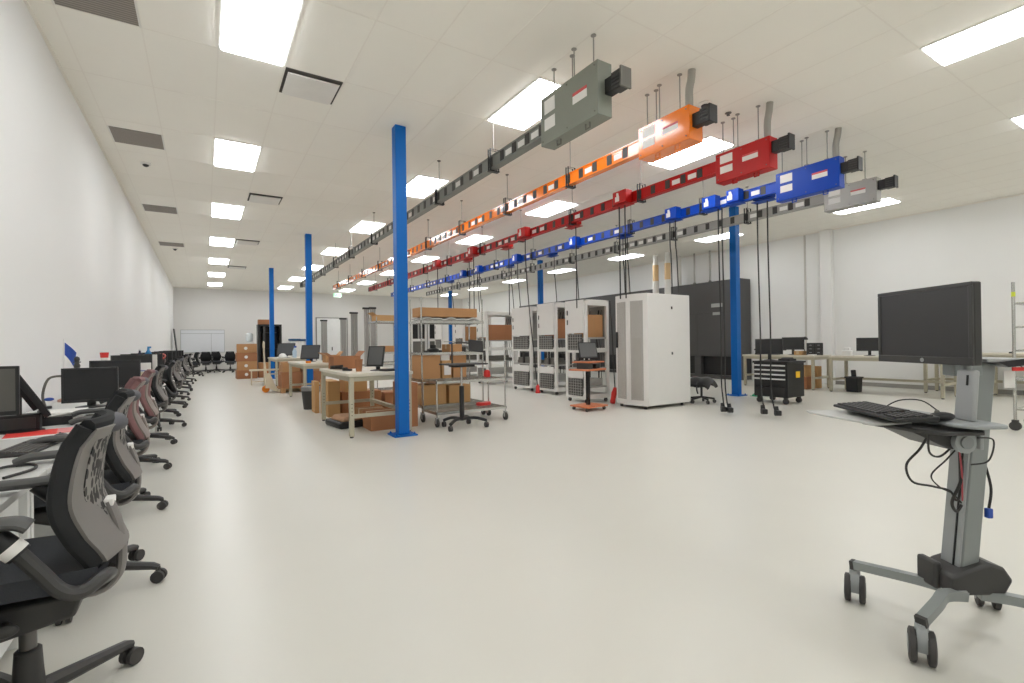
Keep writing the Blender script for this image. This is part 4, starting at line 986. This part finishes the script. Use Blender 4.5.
# ------------------------------------------------------------------ office chairs
def chair(name_label, shell=CHAIRG, pad=BACKF, seatm=SEATF, perf=PERF, group='office chairs along the left desks'):
    """chair faces -x; origin on floor under its column"""
    t = thing('office_chair', name_label, 'office chair', (0, 0, 0), 0, group)
    KX = ((0, .205), (.2, .165), (.45, .13), (.7, .135), (.88, .152), (1, .185))
    def prof(v):
        for k_ in range(len(KX)-1):
            (a, xa), (b, xb) = KX[k_], KX[k_+1]
            if v <= b or b == 1:
                q = max(0, min(1, (v-a)/(b-a))); pa = KX[max(0, k_-1)][1]; pb = KX[min(len(KX)-1, k_+2)][1]
                x_ = .5*(2*xa+(-pa+xb)*q+(2*pa-5*xa+4*xb-pb)*q*q+(-pa+3*xa-3*xb+pb)*q**3)
                return x_ + .035, .56 + .43*v
    def wid(v): return .165 + .05*math.sin(min(1, v*1.15)*PI) - .01*v
    def bs(u, v):
        x, z = prof(v); w = wid(v); uu = u*2-1
        return (x - .035*uu*uu, uu*w, z)
    MB().sheet(bs, 14, 20, .02).build('backrest', shell, t)
    MB().sheet(lambda u, v: (lambda p: (p[0]-.024, p[1], p[2]))(bs(.03+.94*u, .02+.96*v)), 12, 18, .022).build('back_cushion', pad, t)
    # perforated window on the rear
    def pw(u, v):
        vv = .27+.62*v; uu = .12+.76*u
        x, z = prof(vv); U = uu*2-1; w = wid(vv)*(.55+.45*math.sin(min(1, v*1.6+.12)*PI/2))
        return (x-.035*U*U+.021, U*w, z)
    MB().sheet(pw, 8, 12, .003).build('perforated_window', perf, t)
    rim = MB()
    for q in (0, 1):
        rim.tube([(bs(q, k/16)[0]-.014, bs(q, k/16)[1], bs(q, k/16)[2]) for k in range(17)], .022, 10, flat=(1, 1.25))
    rim.tube([(bs(k/10, 0)[0]-.014, bs(k/10, 0)[1], bs(k/10, 0)[2]) for k in range(11)], .02, 8)
    rim.tube([(bs(k/10, 1)[0]-.010, bs(k/10, 1)[1], bs(k/10, 1)[2]) for k in range(11)], .024, 8)
    rim.build('back_rim', pad, t)
    x1, z1 = prof(1.0)
    MB().tube([(x1-.03*abs(q)**2+.0, .03+q*.1, z1-.012) for q in (-1, -.6, 0, .6, 1)], .035, 12, rs=[.02, .032, .036, .034, .022], flat=(1.1, .9)).build('head_roll', mat('dark grey roll pad', '55555a', .7), t)
    # spine bracket
    MB().tube(curve([(.06, 0, .43), (.17, 0, .415), (.225, 0, .45), (.24, 0, .52), (.232, 0, .62), (.205, 0, .715)], 4), .034, 10, flat=(1.0, .45)).build('spine', shell, t)
    MB().box(.195, .222, -.032, .032, .70, .725).build('tag', PAPER, t, bevel=.004)
    # seat
    def st(u, v):
        x_ = -.30+.50*u; w = .235-.03*u; yy = (v*2-1)*w
        return (x_, yy, .475+.018*math.sin(u*PI)-.05*max(0, .25-u)*1.8+.02*abs(v*2-1)**2+.05*max(0, u-.8))
    MB().sheet(st, 14, 12, .055).build('seat', seatm, t)
    MB().prism([(-.2, .47), (.16, .47), (.14, .4), (-.04, .37), (-.18, .43)], 'y', -.15, .15).build('seat_pan', DKGRAY, t, bevel=.01)
    MB().tube([(.0, -.2, .43), (-.02, -.14, .42), (-.02, .0, .42)], .014, 8).ball((0, -.21, .43), .03, .018, .018).build('lever', DKGRAY, t)
    # arms
    for s in (-1, 1):
        y_ = s*.265
        arm = MB().tube(curve([(-.02, y_, .74), (.03, y_, .68), (.085, y_, .60), (.13, y_, .535), (.175, y_*.97, .515), (.215, y_*.8, .53), (.22, y_*.4, .50), (.2, y_*.2, .47)], 5), .021, 10).build('arm', DKGRAY, t)
        MB().tube([(-.03, y_, .745), (.045, y_, .66)], .03, 14).build('arm_sleeve', BLACK, arm)
        MB().tube(curve([(-.2, y_, .733), (-.15, y_, .752), (-.05, y_, .752), (.03, y_, .752), (.065, y_, .735)], 4), .036, 12, flat=(1.1, .5)).build('arm_pad', mat('grey arm pad', '4c4c4b', .55), arm)
        MB().tube([(.022, y_, .686), (.040, y_, .6655)], .0315, 14).build('arm_sticker', PAPER, arm)
    # column and star base
    MB().cyl((0, 0, .25), (0, 0, .40), .022, 12).build('gas_lift', mat('gas lift steel', '6a6866', .3, .6), t)
    MB().lathe([(.036, .06), (.045, .12), (.038, .2), (.034, .27), (.028, .275)], n=16).build('base_hub', DKGRAY, t)
    for k in range(5):
        a = .83 + k*2*PI/5
        ca, sa = math.cos(a), math.sin(a)
        lg = MB().tube([(.03*ca, .03*sa, .125), (.325*ca, .325*sa, .085), (.35*ca, .35*sa, .075)], .02, 8, rs=[.03, .02, .016], flat=(1, .95)).build('leg', DKGRAY, t)
        cc = (.35*ca, .35*sa)
        w = MB()
        for s in (-1, 1): w.cyl((cc[0]-sa*.008*s, cc[1]+ca*.008*s, .031), (cc[0]-sa*.026*s, cc[1]+ca*.026*s, .031), .031, 14)
        w.cyl((cc[0], cc[1], .03), (cc[0], cc[1], .08), .009, 8)
        w.build('caster', RUBBER, lg)
    return t
ch0 = chair('black office chair in the left foreground, cut off by the photo edge')
ch0.location = (-.49, 2.17, 0); ch0.rotation_euler = (0, 0, 0)
chm = chair('grey chair with a mauve mesh back, second behind the foreground chair', pad=MAUVE, perf=MAUVE, shell=mat('warm grey chair frame', '8a817b', .5))
dup(ch0, (-.55, 3.3, 0), .12, 'black office chair directly behind the foreground chair')
chm.location = (-.62, 4.7, 0); chm.rotation_euler = (0, 0, .15)
dup(chm, (-.66, 6.2, 0), .1, 'grey chair with a mauve mesh back, farther of the two mauve ones')
nth = ['first', 'second', 'third', 'fourth', 'fifth', 'sixth', 'seventh', 'eighth', 'ninth', 'tenth', 'eleventh', 'twelfth']
for k, y in enumerate((7.75, 9.25, 10.75, 12.2, 13.7, 15.2, 16.7, 18.2, 19.7, 21.2)):
    dup(ch0, (-.66 + .05*math.sin(k*2.3), y, 0), .25*math.sin(k*1.7), 'dark office chair at the left desks, %s past the mauve chairs' % nth[k])
for k, (x, y, r) in enumerate(((.05, 27.6, PI/2), (1.05, 27.2, PI/2), (.5, 28.4, PI/2+.2), (-.45, 26.6, .3), (-.4, 24.6, .1))):
    dup(ch0, (x, y, 0), r, 'dark office chair at the far end, ' + ('left one before the whiteboard', 'right one before the whiteboard', 'middle one against the back wall', 'one in the far left corner', 'one just before the far corner')[k], 'chairs at the far wall')

# ------------------------------------------------------------------ left desks
DZt = .72
def desk(label, y0, y1):
    t = thing('desk', label, 'desk', (-.915, (y0+y1)/2, 0), 0, 'white desks along the left wall')
    hy = (y1-y0)/2 - .003; hx = .335
    MB().box(-hx, hx, -hy, hy, DZt-.028, DZt).build('desktop', DESKT, t, bevel=.003)
    MB().box(-hx+.02, hx-.05, -hy+.01, -hy+.04, 0, DZt-.028).build('side_panel', DESKW, t, bevel=.003)
    MB().box(-hx+.02, hx-.05, hy-.04, hy-.01, 0, DZt-.028).build('side_panel', DESKW, t, bevel=.003)
    MB().box(-hx+.04, -hx+.06, -hy+.04, hy-.04, .3, DZt-.028).build('modesty_panel', DESKW, t)
    MB().box(-.02, .26, hy-.44, hy-.05, .08, .64).build('pedestal', DESKW, t, bevel=.004)
    return t
y = 1.35; k = 0
dn = ['nearest', 'second', 'third', 'fourth', 'fifth', 'sixth', 'seventh', 'eighth', 'ninth', 'tenth', 'eleventh', 'twelfth', 'thirteenth', 'fourteenth']
while y < 22:
    desk('white desk along the left wall, %s from the camera' % dn[k], y, y+1.5); y += 1.5; k += 1
# monitors (front faces -y by default)
monitor('dark monitor cut off by the left edge of the photo', (-1.07, 3.6, DZt), .1, .46, .26, screen=mat('warm grey screen', '5a5853', .35), lift=.17)
monitor('dark monitor turned edge-on beside the black speaker box', (-.93, 4.25, DZt), 1.8, .3, .31, tilt=.5, lift=.08)
monitor('black wide monitor with a silver right edge on the third desk', (-.85, 5.6, DZt), .03, .38, .3, side=SILVER, lift=.05)
monitor('black monitor behind the silver-edged one, carrying a paper card', (-.87, 7.2, DZt), .05, .46, .32, side=MIDG, lift=.06)
monitor('black monitor with a white sheet, second behind the silver-edged one', (-.86, 8.6, DZt), .05, .46, .34, side=MIDG, lift=.08)
for k, y in enumerate((9.9, 11.2, 12.8, 14.4, 16.0, 17.6, 19.4)):
    monitor('dark monitor in the far part of the left desk line, %s' % ordn[k], (-.86, y, DZt), .1*math.sin(k*2), .55, .36, group='far monitors on the left desks', side=DKGRAY, lift=.06)
t = thing('paper_card', 'white printed card clipped before the second black monitor', 'card', (-.62, 7.28, .8), 0)
MB().box(-.075, .075, -.004, .0, .0, .26).build('card', PAPER, t); MB().box(-.06, .06, -.006, -.004, .02, .15).build('printed_area', mat('yellowish print', 'd8cfae', .8), t)
MB().box(-.076, .076, -.006, -.004, .16, .17).build('blue_band', BLUEC, t); MB().cyl((0, 0, -.06), (0, 0, .0), .006, 8).build('clip_stem', WHITEP, t)
t = thing('white_sheet', 'large white sheet taped on the third black monitor', 'paper', (-.7, 8.71, .84))
MB().box(-.1, .12, -.004, 0, 0, .3).build('sheet', PAPER, t); MB().box(-.12, -.1, -.005, 0, 0, .3).build('red_edge', PINKP, t)
# left desk clutter
kb2 = thing('keyboard', 'dark keyboard on the nearest left desk beside the red folder', 'keyboard', (-.77, 3.46, DZt), 0)
make_keyboard(kb2, .40, .15, DKGRAY, mat('grey keycaps', '55524f', .5))
kb2.rotation_euler = (0, 0, PI-.12)
t = thing('mouse', 'dark mouse between the red folder and the desk edge', 'mouse', (-.70, 3.75, DZt), .3)
MB().ball((0, 0, .015), .035, .055, .02).build('shell', DKGRAY, t); MB().box(-.003, .003, .02, .05, .03, .036).build('scroll_wheel', BLACK, t)
t = thing('folder', 'red and white folder lying open on the left desk', 'folder', (-.86, 4.08, DZt), .15)
MB().box(-.15, .08, -.11, .12, .004, .008).build('red_cover', REDF, t); MB().box(-.18, .16, -.14, .15, 0, .004).build('white_pages', PAPER, t); MB().box(.08, .15, -.1, .13, .004, .007).build('pink_leaf', PINKP, t)
t = thing('speaker_box', 'small black speaker box on the nearest left desk', 'speaker', (-1.0, 4.25, DZt), .1)
MB().box(-.11, .11, -.05, .05, 0, .11).build('cabinet', BLACK, t, bevel=.006); MB().box(-.09, .09, -.055, -.05, .02, .09).build('grille', DKGRAY, t)
t = thing('desk_phone', 'black desk phone with handset behind the red folder', 'phone', (-.88, 4.55, DZt), .2)
MB().prism([(-.1, 0), (.1, 0), (.1, .02), (-.1, .06)], 'x', -.09, .09).build('base', BLACK, t, bevel=.005)
MB().tube(curve([(-.07, -.1, .07), (-.07, 0, .09), (-.07, .1, .07)]), .02, 8).build('handset', BLACK, t)
t = thing('paper_tray', 'grey document tray left of the desk phone', 'tray', (-.74, 4.55+.08, DZt), .1)
MB().box(-.0, .2, -.12, .12, 0, .006).box(0, .006, -.12, .12, .006, .03).box(.0, .2, -.12, -.114, .006, .03).box(.0, .2, .114, .12, .006, .03).build('tray', MIDG, t)
MB().box(.012, .19, -.1, .1, .007, .02).build('papers', DKGRAY, t)
t = thing('paper_pile', 'loose pile of white papers before the silver-edged monitor', 'paper', (-1.03, 5.05, DZt))
for q in range(6): MB().at(Rz(q*.3, (.02*q, .01*q, 0))).box(-.15, .15, -.11, .11, .006*q, .006*q+.0055).build('sheet', PAPER, t)
t = thing('green_folder', 'green and white folder on the desk in front of the silver-edged monitor', 'folder', (-.74, 5.2, DZt), .08)
MB().box(-.2, .03, -.09, .1, .003, .008).build('green_cover', GREENF, t); MB().box(-.2, .13, -.1, .11, 0, .003).build('pages', PAPER, t); MB().box(.04, .12, -.07, .09, .003, .006).build('leaf', PAPER, t)
single(MB().tube(curve([(-.68, 2.72, DZt+.008), (-.62, 2.86, DZt+.008), (-.66, 2.98, DZt+.008), (-.74, 2.95, DZt+.01), (-.78, 2.8, DZt+.008), (-.9, 2.7, DZt+.008)], 6), .006, 7), 'cable_loop', CABLE, 'black cable loop on the near corner of the left desk', 'cable')
t = thing('water_jug', 'white plastic binder stack at the left end of the desk', 'binder', (-1.12, 3.7, DZt))
MB().box(-.08, .08, -.1, .1, 0, .05).build('binder', WHITEP, t, bevel=.004); MB().box(-.07, .07, -.09, .09, .051, .07).build('papers', PAPER, t)
t['label'] = 'white binder with papers near the left photo edge on the desk'; t.name = 'binder'
# gooseneck + blue flag
t = thing('gooseneck_stand', 'grey bent gooseneck holder left of the silver-edged monitor', 'holder', (-1.17, 5.75, DZt))
MB().tube(curve([(.0, 0, .0), (-.02, 0, .12), (.02, 0, .26), (.12, .0, .28)]), .01, 8).build('neck', MIDG, t)
MB().lathe([(.04, 0), (.04, .02), (.012, .025)]).build('base', DKGRAY, t)
MB().ball((.02, .0, .08), .035, .02, .015).build('blue_clip', BLUEC, t)
t = thing('pennant', 'small blue pennant flag on a thin stick by the left wall', 'flag', (-1.17, 6.4, DZt))
MB().cyl((0, 0, 0), (0, 0, .62), .006, 8).build('stick', WHITEP, t)
MB().lathe([(.05, 0), (.05, .02), (.01, .04)]).build('foot', mat('pinkish ceramic', 'c89a8a', .6), t)
MB().sheet(lambda u, v: (.01+.085*u-.02*u*v, .02*math.sin(u*4), .58-.10*u-.12*v-.02*u*v), 8, 6, .004).build('cloth', BLUEC, t)
t = thing('figurine', 'small dark figurine on top of the silver-edged monitor', 'figurine', (-.94, 5.61, DZt+.351))
MB().lathe([(.02, 0), (.024, .02), (.012, .05), (.022, .07), (.018, .09), (.004, .1)], n=12).build('body', DKGRAY, t)
MB().box(-.025, .025, -.008, .008, .045, .055).build('arms', DKGRAY, t)
t = thing('cup', 'red and white cup standing on a monitor in the second row', 'cup', (-.97, 7.21, DZt+.381))
MB().lathe([(.03, 0), (.036, .03), (.032, .03)]).build('white_base', PAPER, t); MB().lathe([(.036, .03), (.042, .09), (.038, .09), (.03, .035)]).build('red_wall', REDL, t)
# shelf hutch with bottles and pink figures
t = thing('shelf_hutch', 'dark raised shelf on the left desks holding bottles and pink figures', 'shelf', (-.93, 10.6, DZt))
MB().box(-.25, .34, -.18, .18, .30, .32).build('shelf_board', DKGRAY, t, bevel=.003)
MB().box(-.25, -.23, -.18, .18, 0, .3).box(.32, .34, -.18, .18, 0, .3).build('supports', DKGRAY, t)
t = thing('bottle', 'dark blue bottle on the raised shelf, left one', 'bottle', (-.95, 10.6, DZt+.321), 0, 'bottles on the raised shelf')
MB().lathe([(.04, 0), (.042, .09), (.015, .12), (.015, .15)]).build('bottle', NAVY, t); MB().lathe([(.017, .15), (.017, .17), (.01, .171)]).build('cap', WHITEP, t)
t = thing('bottle', 'bright blue spray bottle on the raised shelf, right one', 'bottle', (-.83, 10.6, DZt+.321), 0, 'bottles on the raised shelf')
MB().lathe([(.045, 0), (.05, .1), (.018, .16), (.018, .19)]).build('bottle', CYANB, t); MB().box(-.015, .04, -.012, .012, .19, .22).build('trigger', CYANB, t)
for k, (x, z) in enumerate(((-.7, 1.10), (-.62, 1.10), (-.56, 1.10))):
    t = thing('figurine', 'pink curly toy on the raised desk shelf, %s of three' % ('left', 'middle', 'right')[k], 'toy', (x-.02-.02*k, 10.55, DZt+.321), 0, 'pink toys on the far monitors')
    MB().tube([(.035*math.cos(a*.7), .02*math.sin(a*1.1), .05+.035*math.sin(a*.7)) for a in range(10)], .012, 6).build('curl', mat('salmon plastic', 'd07a72', .5), t)
    MB().lathe([(.02, 0), (.02, .01), (.008, .02)]).build('stand', REDL, t)
single(MB().box(-1.1, -.75, 13.35, 13.4, DZt, DZt+.38).box(-1.1, -1.05, 13.3, 13.45, DZt, DZt+.02).box(-.8, -.75, 13.3, 13.45, DZt, DZt+.02), 'desk_divider', NAVY, 'navy fabric divider standing on the far left desks', 'divider', bevel=.004)

# ------------------------------------------------------------------ camera, world, light
w = bpy.data.worlds.new('World'); bpy.context.scene.world = w; w.use_nodes = True
w.node_tree.nodes['Background'].inputs[0].default_value = (.8, .82, .85, 1); w.node_tree.nodes['Background'].inputs[1].default_value = .3
cam = bpy.data.cameras.new('camera'); co = bpy.data.objects.new('camera', cam); C.objects.link(co)
cam.sensor_width = 36; cam.lens = 487.56/1024*36; cam.clip_start = .02
yaw, pit, rol = .5628, .0031, .0133
fwd = Vector((math.sin(yaw)*math.cos(pit), math.cos(yaw)*math.cos(pit), math.sin(pit)))
right = Vector((math.cos(yaw), -math.sin(yaw), 0)); up = right.cross(fwd)
cr, sr = math.cos(rol), math.sin(rol)
# image rotated counter-clockwise by rol: camera rolled clockwise
r2 = right*cr - up*sr; u2 = right*sr + up*cr
co.matrix_world = Matrix(((r2.x, u2.x, -fwd.x, 0), (r2.y, u2.y, -fwd.y, 0), (r2.z, u2.z, -fwd.z, 1.2373), (0, 0, 0, 1)))
sc = bpy.context.scene; sc.camera = co
sc.view_settings.view_transform = 'Standard'; sc.view_settings.look = 'None'; sc.view_settings.gamma = 1; sc.view_settings.use_curve_mapping = False
sc.view_settings.exposure = 0.0
sc.cycles.max_bounces = 12; sc.cycles.diffuse_bounces = 8; sc.cycles.glossy_bounces = 4
sc.cycles.use_denoising = True
sc.cycles.sample_clamp_indirect = 8
